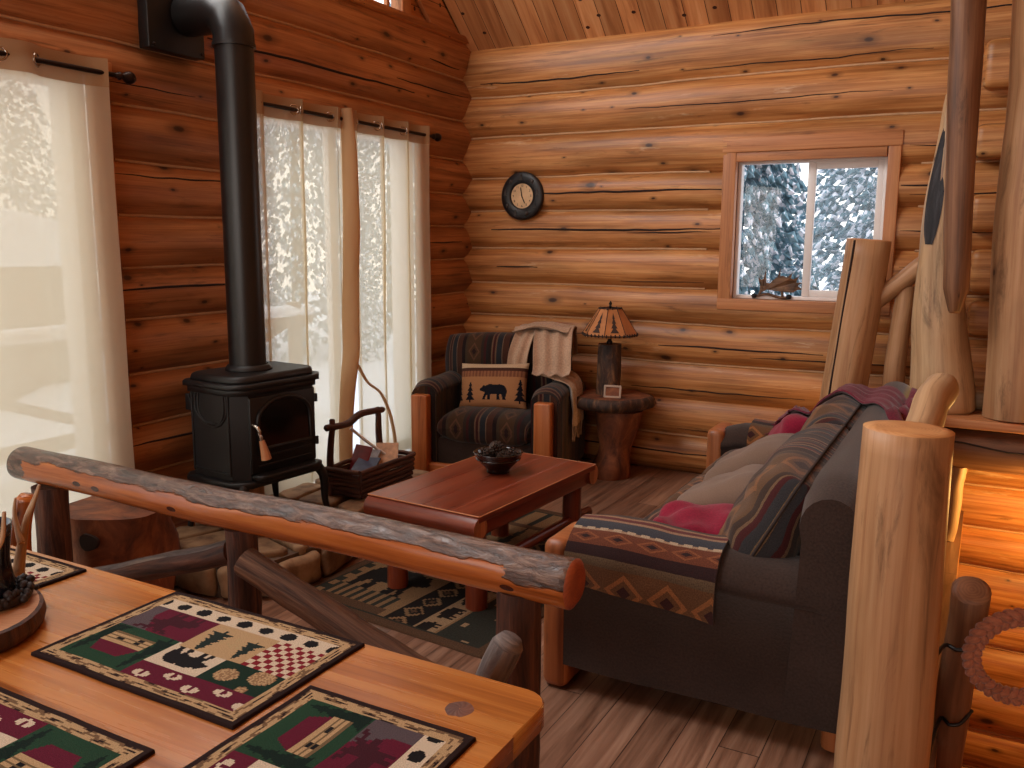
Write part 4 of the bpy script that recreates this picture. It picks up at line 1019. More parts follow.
def stump_table():
    t = thing('stump_table', 'live-edge stump side table between the armchair and the log wall', 'side table', (-2.2, 5.47, 0))
    m = MB()
    rows = [(.21, .49), (.245, .505), (.26, .53), (.258, .562), (.248, .578), (.235, .58)]
    m.lathe([(.001, .488)] + rows, 40, mfun=lambda i: 0, lump=.16); 
    top = [(.235, .58), (.12, .581), (.001, .581)]
    m.lathe(top, 40, mi=1, lump=.16); m.build('slab_top', [M['bark'], M['burl']], t)
    m = MB(); m.tube([V((-.01 + .01 * k, .04 - .005 * k, z)) for k, z in enumerate((0, .06, .14, .22, .3, .38, .44, .495))], lambda q: .15 - .045 * math.sin(PI * min(1, q * 1.1)) + .02 * q, 28, True, 0, None, .35, 5.0); m.build('trunk', [M['burl']], t)
stump_table()
def lamp():
    t = thing('table_lamp', 'birch-log table lamp with a laced rawhide shade on the stump table', 'lamp', (-2.229, 5.46, .581))
    m = MB(); m.tube([V((0, 0, z)) for z in (0, .08, .16, .24, .345)], .081, 24, True, 0, 1, .1, 8); m.build('log_base', [M['bark'], M['end_dark']], t)
    m = MB(); m.lathe([(.001, .34), (.022, .342), (.02, .36), (.012, .37), (.016, .40), (.016, .44), (.010, .45), (.008, .62), (.001, .622)], 14); m.build('socket', [M['bronze']], t)
    n = 8; sh = MB(); rawh = M['rawhide']
    rb, rt, zb, zt = .19, .078, .41, .585
    pb = [V((rb * math.cos(2 * PI * k / n + .2), rb * math.sin(2 * PI * k / n + .2), zb)) for k in range(n)]; pt = [V((rt * math.cos(2 * PI * k / n + .2), rt * math.sin(2 * PI * k / n + .2), zt)) for k in range(n)]
    for k in range(n):
        k2 = (k + 1) % n; q = [pb[k], pb[k2], pt[k2], pt[k]]
        sh.face([sh.vert(p) for p in q], [(k * .3, 0), (k * .3 + .14, 0), (k * .3 + .1, .2), (k * .3 + .04, .2)], 0, False)
        ins = [p * .97 for p in q]; sh.face([sh.vert(p) for p in ins[::-1]], [(0, 0), (.1, 0), (.1, .1), (0, .1)], 0, False)
    o = sh.build('lamp_shade', [rawh], t)
    lc = MB()
    for k in range(n):
        k2 = (k + 1) % n
        for q in range(5):
            p = pb[k].lerp(pb[k2], (q + .5) / 5); lc.tube([p * 1.0 + V((0, 0, .012)), p * 1.02 - V((0, 0, .006)), p * .99 - V((0, 0, .004))], .0045, 5)
        lc.tube([pb[k], pb[k2]], .004, 5); lc.tube([pt[k], pt[k2]], .004, 5)
        p = pt[k].lerp(pt[k2], .5); lc.tube([p - V((0, 0, .012)), p + V((p.x * .08, p.y * .08, .008))], .0035, 5)
        lc.tube([pb[k].lerp(pt[k], .0), pb[k].lerp(pt[k], 1)], .0028, 5)
    for p, q in ((pb[7], 1.25), (pb[4], 1.25), (pt[6], 1.6)): lc.tube([p, V((p.x * q, p.y * q, p.z - .004))], .003, 5)
    lc.build('lacing', [M['bearblack2']], o)
    for k in (4, 5, 6):      # painted spruces on the panels
        tr = MB(); k2 = (k + 1) % n; a, b, c, d = pb[k], pb[k2], pt[k2], pt[k]; nn = (b - a).cross(d - a).normalized()
        def uvp(u, v): return (a.lerp(b, u)).lerp(d.lerp(c, u), v) + nn * .002
        for q in range(4):
            v0, v1 = .12 + q * .17, .12 + q * .17 + .24; wv = .22 * (1 - q * .19)
            tr.face([tr.vert(p) for p in (uvp(.5 - wv, v0), uvp(.5 + wv, v0), uvp(.5, v1))], [(0, 0), (.1, 0), (.05, .1)], 0, False)
        tr.build('painted_spruce', [M['bearblack2']], o)
    f = MB(); f.lathe([(.001, .585), (.012, .59), (.006, .605), (.012, .615), (.001, .635)], 10); f.build('finial', [M['bronze']], t)
M['rawhide'] = plain('rawhide', (176, 112, 62), .7, .25, 12)
M['bearblack2'] = plain('dark_lacing', (52, 34, 26), .8, .15)
lamp()
def little_frame():
    t = thing('picture_frame', 'tiny pale picture frame leaning in front of the lamp base', 'picture frame', (-2.15, 5.335, .5815), R(12))
    m = MB(); Rt = Matrix.Rotation(R(-12), 3, 'X')
    for c, s in (((0, 0, .004), (.115, .012, .014)), ((0, 0, .076), (.115, .012, .014)), ((-.052, 0, .04), (.014, .012, .08)), ((.052, 0, .04), (.014, .012, .08))): m.rbox(Rt @ V(c), s, .003, 2, Rt)
    m.build('frame', [M['shawl2']], t)
    m = MB(); m.rbox(Rt @ V((0, .003, .04)), (.092, .004, .062), 0, 1, Rt); m.build('picture', [M['burl']], t)
M['shawl2'] = plain('pale_frame', (176, 150, 130), .5, .1)
little_frame()
def text_mesh(body, size, mat, name, parent, M4, ext=.0006):
    cu = bpy.data.curves.new(name, 'FONT'); cu.body = body; cu.size = size; cu.extrude = ext; cu.align_x = 'CENTER'; cu.align_y = 'CENTER'
    tmp = bpy.data.objects.new(name + '_tmp', cu); C.objects.link(tmp); dg = bpy.context.evaluated_depsgraph_get()
    me = bpy.data.meshes.new_from_object(tmp.evaluated_get(dg)); bpy.data.objects.remove(tmp)
    me.materials.clear(); me.materials.append(mat); me.transform(M4)
    o = bpy.data.objects.new(name, me); C.objects.link(o); o.parent = parent; return o
def clock():
    t = thing('wall_clock', 'round wall clock with a wide black rim above the armchair', 'clock', (-3.078, 5.80, 1.936))
    X = Matrix.Rotation(PI / 2, 3, 'X')
    m = MB(); m.lathe([(.001, .0), (.168, 0), (.175, .008), (.175, .018), (.165, .03), (.13, .036), (.10, .033), (.092, .024), (.09, .02)], 48, rot=X); m.build('rim', [M['clockrim']], t)
    m = MB(); m.lathe([(.092, .02), (.045, .0205), (.001, .0205)], 48, rot=X); m.build('face', [M['clockface']], t)
    nm = MB
    for k in range(1, 13):
        a = PI / 2 - k * PI / 6; p = V((.073 * math.cos(a), -.0215, .073 * math.sin(a)))
        text_mesh(str(k), .023, M['bearblack'], 'numeral', t, Matrix.Translation(p) @ Matrix.Rotation(PI / 2, 4, 'X'))
    for (an, L, w) in ((100, .062, .0035), (-66, .058, .0035)):
        m = MB(); a = R(an); d = V((math.cos(a), 0, math.sin(a))); m.tube([d * -.012 + V((0, -.0245, 0)), d * L + V((0, -.0245, 0))], w, 6); m.build('hand', [M['bearblack']], t)
    # small rustic reliefs around the rim: spruces, a cabin gable, an oval plaque
    for a0 in range(0, 360, 40):
        a = R(a0 + 10); r0 = .134; m = MB()
        if a0 % 80 == 0:
            for q in range(3):
                z0 = -.02 + q * .013; w = .014 - q * .0035
                m.prism([(-w, z0), (w, z0), (0, z0 + .02)], .006, 0, 0, Matrix.Translation((r0 * math.cos(a), -.034, r0 * math.sin(a))) @ Matrix.Rotation(PI / 2, 4, 'X'))
        else: m.lathe([(.001, .0), (.016, 0), (.012, .007), (.001, .008)], 12, (r0 * math.cos(a), -.033, r0 * math.sin(a)), rot=X)
        m.build('relief', [M['clockrelief']], t)
M['clockrim'] = plain('clock_rim', (26, 24, 26), .45, .3, 30, .2)
M['clockrelief'] = plain('clock_relief', (58, 50, 46), .5, .2, 30)
M['clockface'] = plain('clock_face', (214, 176, 134), .6, .15, 14)
clock()
# ---------------------------------------------------------------- coffee table, bowl, rug
def coffee_table():
    t = thing('coffee_table', 'reddish log coffee table with half-log ends on the lodge rug', 'coffee table', (-2.075, 3.575, 0), R(-4))
    hw, hl = .31, .53
    m = MB(); n = 6
    for k in range(4):
        w = 2 * hw / 4; m.rbox((-hw + w * (k + .5), 0, .446), (w - .0002, 2 * hl, .03), .0015, 1)
    m.build('tabletop', [M['ctable']], t)
    for sy in (-1, 1):
        m = MB(); pts = line((-hw + .002, sy * (hl - .012), .405), (hw - .002, sy * (hl - .012), .405), 12, .002); m.tube(pts, .05, 16, True, 0, 1, .05, 6); m.build('end_log', [M['ctable'], M['ctable_edge']], t)
    for sx in (-1, 1):
        m = MB(); m.rbox((sx * (hw - .03), 0, .395), (.035, 2 * hl - .1, .07), .012, 3); m.build('side_rail', [M['ctable']], t)
    for sx in (-1, 1):
        for sy in (-1, 1):
            m = MB(); m.tube(line((sx * .225, sy * .435, .006), (sx * .225, sy * .435, .40), 8, .004), lambda q: .05 - .003 * q, 16, True, 0, None, .08, 6); m.build('leg', [M['ctable']], t)
        m = MB(); m.tube(line((sx * .225, -.43, .17), (sx * .225, .62 if sx > 0 else .43, .17), 8, .004), .026, 12, True, 0, 1, .06, 6, round_end=.2); m.build('stretcher', [M['ctable'], M['ctable_edge']], t)
    m = MB()
    for sx in (-1, 1): m.tube([(sx * (hw + .0005), -hl, .459), (sx * (hw + .0005), hl, .459)], .0035, 6)
    for sy in (-1, 1): m.tube([(-hw, sy * (hl + .0005), .459), (hw, sy * (hl + .0005), .459)], .0035, 6)
    m.build('worn_edge', [M['ctable_edge']], t)
M['ctable_edge'] = wood('worn_table_edge', (150, 86, 50), (190, 122, 78), (206, 140, 96), knot_amt=0, gv=30)
coffee_table()
def bowl():
    c = (-2.095, 3.70, .462)
    t = thing('glass_bowl', 'dark glossy footed bowl of pinecones on the coffee table', 'bowl', c)
    m = MB(); m.lathe([(.001, .004), (.05, .0), (.058, .0), (.056, .012), (.072, .03), (.098, .055), (.116, .082), (.122, .098), (.126, .102), (.122, .104), (.114, .096), (.095, .06), (.06, .025), (.001, .02)], 36); m.build('bowl', [M['bowlglass']], t)
    m = MB(); m.tube([V((.109 * math.cos(a), .109 * math.sin(a), .07)) for a in [2 * PI * k / 30 for k in range(30)]], .005, 6, closed=True, lump=.4, lf=60); m.build('band', [M['bowlglass']], t)
    pos = [(-.055, -.03, .078), (.05, -.045, .08), (.0, .055, .08), (.065, .035, .078), (-.06, .045, .076), (.0, -.005, .118)]
    lab = ['pinecone at the near left in the dark bowl', 'pinecone at the near right in the dark bowl', 'pinecone at the back of the dark bowl', 'pinecone at the right rim of the dark bowl', 'pinecone at the left rim behind in the dark bowl', 'pinecone on top of the heap in the dark bowl']
    first = None
    for i, (x, y, z) in enumerate(pos):
        if first is None:
            m = MB()
            for ring in range(7):
                zz = -.036 + ring * .0115; rr = .034 * math.sin(PI * (ring + 1.1) / 9) + .002
                for k in range(9):
                    a = 2 * PI * (k + .5 * (ring % 2)) / 9; d = V((math.cos(a), math.sin(a), 0)); s = V((-d.y, d.x, 0)); p = d * rr * .45 + V((0, 0, zz)); q = d * rr + V((0, 0, zz + .008))
                    ids = [m.vert(v) for v in (p - s * .004, p + s * .004, q + s * .007, q - s * .007, d * (rr + .003) + V((0, 0, zz + .002)), p - V((0, 0, .005)))]
                    for f in ((0, 1, 2, 3), (3, 2, 4), (0, 3, 4, 5), (1, 5, 4, 2)): m.face([ids[j] for j in f], [(0, 0), (.01, 0), (.01, .01), (0, .01)][:len(f)], 0, False)
            m.tube([(0, 0, -.04), (0, 0, .045)], .014, 8)
            first = m.build('pinecone', [M['pinecone']]); o = first
        else: o = first.copy(); C.objects.link(o)
        o.location = (c[0] + x, c[1] + y, c[2] + z); o.rotation_euler = (rnd(-1.2, 1.2), rnd(-1.2, 1.2), rnd(0, 6))
        tag(o, lab[i], 'pinecone', 'pinecones in the dark bowl')
M['bowlglass'] = plain('brown_black_glaze', (30, 16, 12), .12, .3, 20, Specular_IOR_Level=.7)
M['pinecone'] = plain('pinecone', (60, 42, 32), .7, .4, 60)
bowl()

def pixel_cloth(name, w, d, nx, ny, colf, loc, rz, label, cat, group=None, th=.005, wav=.0012):
    m = MB(); ids = []
    for i in range(nx + 1):
        row = []
        for j in range(ny + 1):
            x, y = (i / nx - .5) * w, (j / ny - .5) * d
            e = max(abs(i / nx - .5), abs(j / ny - .5)) * 2
            row.append(m.vert((x + .002 * nz(y * 9, loc[0]), y + .002 * nz(x * 9, loc[1]), th + wav * (1 + nz(x * 11, y * 11, loc[0]))))) 
        ids.append(row)
    for i in range(nx):
        for j in range(ny):
            m.face([ids[i][j], ids[i + 1][j], ids[i + 1][j + 1], ids[i][j + 1]], [(i * .006, j * .006), (i * .006 + .006, j * .006), (i * .006 + .006, j * .006 + .006), (i * .006, j * .006 + .006)], 0, True, colf((i + .5) / nx, (j + .5) / ny))
    edge = [ids[i][0] for i in range(nx)] + [ids[nx][j] for j in range(ny)] + [ids[i][ny] for i in range(nx, 0, -1)] + [ids[0][j] for j in range(ny, 0, -1)]
    low = [m.vert((m.v[k].x * 1.003, m.v[k].y * 1.003, 0)) for k in edge]; n = len(edge); ec = colf(.001, .001)
    for k in range(n):
        k2 = (k + 1) % n; m.face([low[k], low[k2], edge[k2], edge[k]], [(0, 0), (.006, 0), (.006, .006), (0, .006)], 0, True, ec)
    o = m.build(name, [M['attr']], loc=loc, rz=rz)
    return tag(o, label, cat, group)
G_, BU, BE, CR_, DB, GY, BKc, RD = [lin(c) for c in ((34, 62, 44), (92, 24, 44), (176, 146, 108), (200, 182, 158), (40, 25, 23), (84, 72, 76), (26, 24, 26), (122, 30, 40))]
HOUSE = ["................", "....########....", "...##########...", "..############..", ".##############.", "oooooooooooooooo", ".oo-oooo-oo-ooo.", ".oo-oooo-oo-ooo.", ".oooooooooo-ooo.", ".oooooooooooooo."]
MOOSE = ["##.#...#.##.....", ".####.####......", "...#####........", "....####........", "..######........", "..##########....", "....##########..", ".....##########.", ".....##########.", ".....###...###..", ".....#.#...#.#..", ".....#.#...#.#.."]
def mat_col(a, b):
    """one place mat, seen by its diner: a to the right, b away from the diner."""
    e = min(a * 1.55, b, (1 - a) * 1.55, 1 - b)
    def bx(a0, a1, b0, b1): return a0 <= a < a1 and b0 <= b < b1
    def uv(a0, a1, b0, b1): return (a - a0) / (a1 - a0), (b - b0) / (b1 - b0)
    if e < .035: return DB
    if e < .095:
        al, ac_ = (a * .578, b * .372) if min(b, 1 - b) < min(a, 1 - a) * 1.55 else (b * .372, a * .578)
        s = nz(al * 22 + 40, ac_ * 210) + .5 * nz(al * 60, ac_ * 300)
        return BE if s > -.12 else (lin((112, 86, 62)) if s > -.42 else DB)
    if b < .215:     # leaf strip
        u = (a * 9.0); f = u - int(u); k = (b - .155) / .045
        if (f - .5) ** 2 / .09 + k * k < (1 if int(u) % 2 == 0 else .8) and int(u) >= 0: return BKc
        return CR_
    if bx(.585, .945, .215, .5):
        u, v = uv(.6, .93, .23, .5)
        if sprite(MOOSE, (1 - u) * 1.3 - .2, v * 1.05): return lin((62, 24, 34))
        return GY if (u + v * .35 > .95 or u > .82) else BU
    if bx(.28, .585, .215, .53):
        u, v = uv(.28, .585, .215, .53)
        if tri_tree((u - .05) / .28, (v - .25) / .7, 4) or tri_tree((u - .55) / .4, (v - .18) / .8, 5): return lin((34, 44, 40))
        if .3 < u < .62 and .3 < v < .62 and nz(a * 60, b * 90) > .25: return lin((170, 150, 110))
        return BE
    if bx(.055, .28, .215, .53):
        return (RD if (int(a * 36) + int(b * 24)) % 2 else CR_)
    if bx(.60, .945, .5, .905):
        u, v = uv(.60, .945, .5, .905)
        q = sprite(HOUSE, (u - .2) / .62, (v - .22) / .55)
        hu, hv = (u - .2) / .62, (v - .2) / .55
        if .0 <= hu < 1 and 0 <= hv < 1:
            if hv > .5 and abs(hu - .5) < .5 - (hv - .5) * .35: return BU
            if hv <= .5:
                if int(hv * 18) % 3 == 0: return lin((110, 90, 64))
                if (.2 < hu < .34 and hv < .34) or (.6 < hu < .78 and .15 < hv < .36): return BKc
                return BE
        if tri_tree((u + .05) / .3, v / .95) or tri_tree((u - .72) / .32, (v + .1) / 1.0): return lin((18, 34, 28))
        return G_
    if bx(.345, .60, .5, .755):
        u, v = uv(.345, .60, .5, .755)
        return BKc if bear((u - .06) / .9, (v - .12) / .74) else CR_
    if bx(.055, .345, .5, .755):
        u, v = uv(.055, .345, .5, .755)
        for (cu, cv, r) in ((.28, .36, .27), (.72, .6, .24), (.3, .9, .12)):
            dx, dy = (u - cu) * 1.5, v - cv; d = math.hypot(dx, dy)
            if d < r: return BE if (int(d * 26) + int(math.atan2(dy, dx) * 5)) % 2 else lin((140, 108, 78))
        return lin((24, 44, 34))
    if b >= .755:
        u = a * 8.5; f = u - int(u); k = (b - (.80 if int(u) % 2 else .855)) / .032
        if (f - .5) ** 2 / .10 + k * k < 1 and not ((f - .5) ** 2 / .012 + (k + .2) ** 2 < .5): return CR_
        return BU
    return DB
ZT = .745
def mats():
    g = 'woven lodge placemats'
    for (x, y, rz, lab) in ((-1.402, 1.200, PI, 'woven lodge placemat at the middle of the far table edge, right beside the railing'),
                            (-1.462, .712, 0, 'woven lodge placemat on the near side, cut off at the lower left corner'),
                            (-.905, .905, PI / 2, 'woven lodge placemat at the table end with the big pine knot, its cabin uppermost'),
                            (-2.30, 1.185, PI, 'woven lodge placemat mostly hidden behind the wood slice and antler')):
        pixel_cloth('placemat', .578, .372, 140, 92, mat_col, (x, y, ZT + .0005), rz, lab, 'placemat', g)
mats()
def rug_col(u, v):
    """u: across from the near right corner leftwards, v: away from the camera."""
    TAN, DKG, BLK, BRN, CRM = [lin(c) for c in ((124, 96, 68), (46, 46, 40), (30, 26, 24), (82, 60, 44), (142, 116, 88))]
    U, Vv = u * 1.1, v * 1.75
    e = min(U, 1.1 - U, Vv, 1.75 - Vv)
    if e < .05: return BRN
    if e < .065: return DKG
    if Vv > 1.45 or Vv < .0:
        return TAN if int(U * 22) % 3 else DKG
    if U < .27:
        a, b = (U / .09) % 1, (Vv / .13) % 1
        return CRM if .3 < a < .7 and .3 < b < .62 and (int(U / .09) + int(Vv / .13)) % 2 else DKG
    if U < .29: return TAN
    if U < .40:
        b = (Vv / .17) % 1; a = (U - .30) / .09
        return BLK if bear(b * 1.15 - .05, a) else CRM
    if U < .42: return BLK
    if U < .56:
        b = (Vv / .12) % 1 - .5; a = (U - .49) / .07
        d = abs(b) * 1.6 + abs(a)
        return TAN if .5 < d < .8 else (BRN if d < .25 else BLK)
    if U < .60: return TAN
    if U < 1.0:
        a = (U - .6) / .4; b = (Vv - .12) / .62
        if 0 <= b < 1:
            if bear(a * .98, (b - .2) / .5): return BLK
            if b < .2: return DKG if int(U * 40) % 2 else TAN
            if b > .86: return BRN if int(U * 30) % 2 else BLK
            return TAN
        b = (Vv - .8) / .6
        if 0 <= b < 1:
            if tri_tree((a - .05) / .3, b, 4) or tri_tree((a - .4) / .25, b * 1.2, 4) or tri_tree((a - .68) / .28, b, 4): return DKG
            return TAN
        return BRN
    return DKG if int(Vv * 20) % 2 else TAN
def rug():
    # built about its centre
    pixel_cloth('area_rug', 1.1, 1.75, 88, 140, lambda a, b: rug_col(1 - a, b), (-2.09, 3.65, .0005), R(-5), 'lodge area rug with a black bear and trees under the coffee table', 'rug', th=.006)
rug()

# ---------------------------------------------------------------- sofa
def frame_matrix(o, ex, ey):
    ex, ey = V(ex).normalized(), V(ey).normalized(); ez = ex.cross(ey).normalized(); ey = ez.cross(ex)
    return Matrix(((ex.x, ey.x, ez.x, o[0]), (ex.y, ey.y, ez.y, o[1]), (ex.z, ey.z, ez.z, o[2]), (0, 0, 0, 1)))
def sofa():
    t = thing('sofa', 'grey-brown sofa with tapestry cushions and wooden arm posts, its end behind the railing', 'sofa', (-.775, 3.86, 0), R(.6))
    rot = Matrix.Rotation(-PI / 2, 4, 'Z')
    def arm(cx, nm):
        o = arm_box(t, cx, .27, -.48, .46, .10, .60 if cx > 0 else .59, nm, [M['chenille']])
        o.data.transform(rot); return o
    arm(1.06, 'arm'); arm(-1.06, 'arm')
    for sy in (-1, 1):
        m = MB(); m.rbox((-.515, sy * 1.06, .28), (.10, .27, .56), .035, 4); m.build('arm_post', [M['sofapost']], t)
    for sy in (-1, 1):
        m = MB(); m.tube([(.44, sy * 1.1, .004), (.44, sy * 1.1, .12)], .04, 12); m.build('foot', [M['sofapost']], t)
    m = MB(); m.rbox((0, 0, .2), (.9, 1.9, .2), .03, 3); m.build('base', [M['chenille']], t)
    # back with a rolled top
    m = MB(); pr = [(.28, .1), (.30, .5), (.31, .74)] + [(.40 - .10 * math.cos(PI * k / 10), .79 + .105 * math.sin(PI * k / 10)) for k in range(11)] + [(.505, .74), (.5, .4), (.49, .1)]
    rows = []; ny = 24
    for i in range(ny + 1):
        u = i / ny; y = -1.2 + 2.4 * u; s = 1 - .12 * (1 - min(1, min(u, 1 - u) * 14)) ** 2
        rows.append([V((.385 + (x - .385) * s, y, .1 + (z - .1) * (.5 + .5 * s) + .006 * nz(y * 4, x * 9))) for x, z in pr])
    Ls = [0]
    for a, b in zip(pr[:-1], pr[1:]): Ls.append(Ls[-1] + math.hypot(a[0] - b[0], a[1] - b[1]))
    m.grid(rows, lambda i, j: (i / ny * 2.4, Ls[min(j, len(pr) - 1)]))
    for row, rev in ((rows[0], False), (rows[-1], True)):
        ids = [m.vert(p) for p in row]
        if not rev: ids.reverse()
        m.face(ids, [(m.v[i].x, m.v[i].z) for i in ids], 0, False)
    m.build('back', [M['chenille']], t)
    for y in (-.61, 0, .61):
        m = MB(); m.cushion(.76, .61, .23, Matrix.Translation((-.06, y, .395)), .26, pinch=.02, n=20); m.build('seat_cushion', [M['south_x']], t)
    for i, yc in enumerate((-.57, .42)):
        m = MB(); m.cushion(.98 if i == 0 else .95, .52, .30, frame_matrix((.17, yc - .02, .625), (0, -1, 0), (.46, 0, .88)), .36, pinch=-.04, n=30, wrinkle=.016, uvo=(.40 if i == 0 else .55, .1)); c = m.build('back_cushion', [M['cush']], t)
        X = frame_matrix((.17, yc - .02, .625), (0, -1, 0), (.46, 0, .88)); w, d = (.98 if i == 0 else .95), .52
        p = MB(); loop = []
        for k in range(64):
            e, q = divmod(k, 16); q = -1 + q / 8; u, v = ((q, -1), (1, q), (-q, 1), (-1, -q))[e]
            loop.append(X @ V((u * w / 2 * (1 + .04 * (1 - v * v) * abs(u) ** 6), v * d / 2 * (1 + .04 * (1 - u * u) * abs(v) ** 6), 0)))
        p.tube(loop, .006, 6, closed=True); p.build('piping', [M['crack2']], c)
    return t
M['crack2'] = plain('dark_piping', (44, 32, 28), .9, .1)
M['sofapost'] = wood('sofa_post', (122, 66, 36), (166, 98, 56), (186, 116, 70), rough=.4, gv=18, blot=.3, knot_amt=.3)
sf = sofa(); SW_ = parent_world(sf)
def sw(p): return SW_ @ V(p)
def sofa_things():
    m = MB(); rows = cloth_path([sw((-.20, -.90, .48)), sw((-.20, -.925, .55)), sw((-.20, -.985, .602)), sw((-.20, -1.06, .614)), sw((-.20, -1.14, .596)), sw((-.20, -1.205, .54)), sw((-.20, -1.215, .49)), sw((-.20, -1.212, .43))], SW_.to_3x3() @ V((1, 0, 0)), .53, 22, 1, .007, 0, 2.4)
    n = len(rows)
    for i, r in enumerate(rows):      # the free corner hangs lower towards the sofa's back
        u = i / (n - 1)
        for j in range(len(r)): r[j] = r[j] + V((0, 0, -.05 * max(0, (u - .62) / .38) * (j / (len(r) - 1)) ** 1.5)) 
    add_cloth(m, rows, .010, 0, (0, .29)); o = m.build('arm_cover', [M['south']], loc=sw((-.13, -1.06, .66)), world=True)
    tag(o, 'southwest tapestry arm cover draped over the near sofa arm', 'arm cover')
    m = MB(); rows = cloth_path([sw((-.1, 1.215, .46)), sw((-.1, 1.2, .54)), sw((-.1, 1.13, .594)), sw((-.1, 1.06, .604)), sw((-.1, .98, .588)), sw((-.1, .92, .54)), sw((-.1, .91, .46))], SW_.to_3x3() @ V((1, 0, 0)), .46, 14, 1, .005); add_cloth(m, rows, .010)
    o = m.build('arm_cover', [M['south']], loc=sw((-.1, 1.06, .66)), world=True); tag(o, 'southwest tapestry arm cover on the far sofa arm by the log wall', 'arm cover')
    def pil(nm, mat, c, ex, ey, w, d, th, lab, wr=.008, puff=.5):
        X = SW_ @ frame_matrix(c, ex, ey); m = MB(); m.cushion(w, d, th, X, puff, pinch=.09, n=22, wrinkle=wr); o = m.build(nm, [mat], loc=X.translation, world=True); return tag(o, lab, 'pillow')
    pil('throw_pillow', M['pillow_plain'], (-.10, .16, .555), (.05, -1, .05), (.8, .1, .42), .52, .48, .24, 'plain taupe pillow farther along the sofa seat')
    pil('throw_pillow', M['pillow_plain'], (-.09, -.42, .555), (.1, -1, .08), (.8, .05, .38), .50, .46, .22, 'plain taupe pillow half behind the near back cushion')
    pil('throw_pillow', M['red'], (-.06, .72, .60), (.3, -1, .1), (.5, .2, .75), .38, .30, .18, 'crimson pillow at the far end of the sofa under the maroon throw', .014)
    X = SW_ @ frame_matrix((-.07, -.76, .53), (1, .1, .0), (0, 1, .1)); m = MB(); m.cushion(.46, .34, .17, X, .5, pinch=.06, n=24, wrinkle=.03, square=3.0)
    o = m.build('fleece_blanket', [M['red']], loc=X.translation, world=True); tag(o, 'crimson fleece blanket folded on the seat against the near arm', 'blanket')
    from mathutils.bvhtree import BVHTree
    vs, fs = [], []
    for o in [q for q in bpy.data.objects if q.type == 'MESH' and (q.parent is sf or q.name.startswith(('throw_pillow', 'arm_cover')))]:
        X = parent_world(o); b = len(vs); vs += [X @ v.co for v in o.data.vertices]; fs += [[i + b for i in p.vertices] for p in o.data.polygons]
    tree = BVHTree.FromPolygons(vs, fs)
    def settle(rows, upto):
        H = []
        for r in rows[:upto]:
            h = []
            for p in r:
                q = tree.ray_cast(V((p.x, p.y, 2)), V((0, 0, -1)))[0]; h.append(q.z if q else p.z)
            H.append(h)
        for _ in range(3): H = [[max(H[i][j], (H[max(i - 1, 0)][j] + H[min(i + 1, len(H) - 1)][j] + H[i][max(j - 1, 0)] + H[i][min(j + 1, len(H[0]) - 1)]) / 4) for j in range(len(H[0]))] for i in range(len(H))]
        for i, r in enumerate(rows[:upto]):
            for j in range(len(r)): r[j] = V((r[j].x, r[j].y, H[i][j] + .010 + .012 * max(0, math.sin(j * 1.45 + i * .05))))
    m = MB()
    A = cloth_path([sw((-.14, .99, .625)), sw((-.06, .94, .66)), sw((-.04, .88, .74)), sw((.04, .78, .85)), sw((.2, .66, .93)), sw((.36, .5, .955)), sw((.47, .30, .93)), sw((.54, .12, .82)), sw((.55, .02, .70))], SW_.to_3x3() @ V((.35, 1, -.1)), .30, 18, 4, .018, -.25, 1.7); settle(A, len(A) - 14); add_cloth(m, A, .008)
    o = m.build('throw_blanket', [M['maroon']], loc=sw((.36, .52, 1.05)), world=True); tag(o, 'dark maroon throw sweeping over the far sofa back cushion', 'blanket')
    f = MB(); fringe(f, A[0], .10, 30, (SW_.to_3x3() @ V((-.9, 0, -.25))).normalized(), .003, 0, .02); f.build('fringe', [M['maroon']], o, world=True)
sofa_things()

# ---------------------------------------------------------------- railing between dining and living area
def railing():
    t = thing('log_railing', 'low varnished log railing between dining table and living area', 'railing', (-2.1, 2.0, 0))
    m = MB(); m.tube(line((-3.28, 2.0, .735), (-.90, 2.0, .712), 110, .006, 3.3), lambda q: .064 + .004 * q, 40, True, 0, 2, .05, 4, None, .18, lambda q, k: 1 if (k < .13 + .035 * nz(q * 14, 2.2) + .02 * nz(q * 50, k * 9) or k > .62 or q < .07 + .03 * nz(k * 9, 1.1) or (q > .88 and k < .19 + .08 * nz(q * 30, k * 8))) else 0)
    m.build('rail', [M['rail'], M['rail'], M['railend']], t, world=True)
    for x, r, hy in ((-3.115, .062, 0), (-2.11, .052, 0), (-1.065, .060, 0)):
        m = MB(); m.tube(line((x, 2.0, .003), (x, 2.0, .665), 10, .006, x), r, 18, True, 0, None, .12, 6, None, 0, lambda q, k: 1 if .13 < k < .42 else 0); m.build('post', [M['barkpost'], M['railpost_lit']], t, world=True)  # lit face and dark side of each post put into its colour
    m = MB(); m.tube(line((-2.15, 1.995, .575), (-3.07, 1.995, .27), 10, .01), lambda q: .043, 16, True, 0, None, .14, 6, None, 0, lambda q, k: 1 if k < .2 or k > .85 else 0); m.build('brace', [M['barkpost'], M['weathered']], t, world=True)
    m = MB(); m.tube(line((-2.07, 1.97, .56), (-1.12, 1.97, .26), 10, .012), lambda q: .05 + .006 * q, 16, True, 0, None, .14, 6); m.build('brace', [M['barkpost2']], t, world=True)
M['railend'] = endgrain('rail_end', (120, 50, 26), (170, 84, 46))
M['railpost_lit'] = wood('railing_post_lit', (92, 42, 22), (138, 72, 40), (166, 96, 58), rough=.35, gv=24, blot=.4)  # brighter wood standing in for the posts' lit face
M['weathered'] = bark('weathered_grey', (70, 60, 58), (104, 92, 88), (140, 124, 112), 5, 30, .5)
M['barkpost2'] = bark('brace_log', (62, 40, 30), (112, 78, 56), (150, 112, 82), 2, 34, .7)
railing()

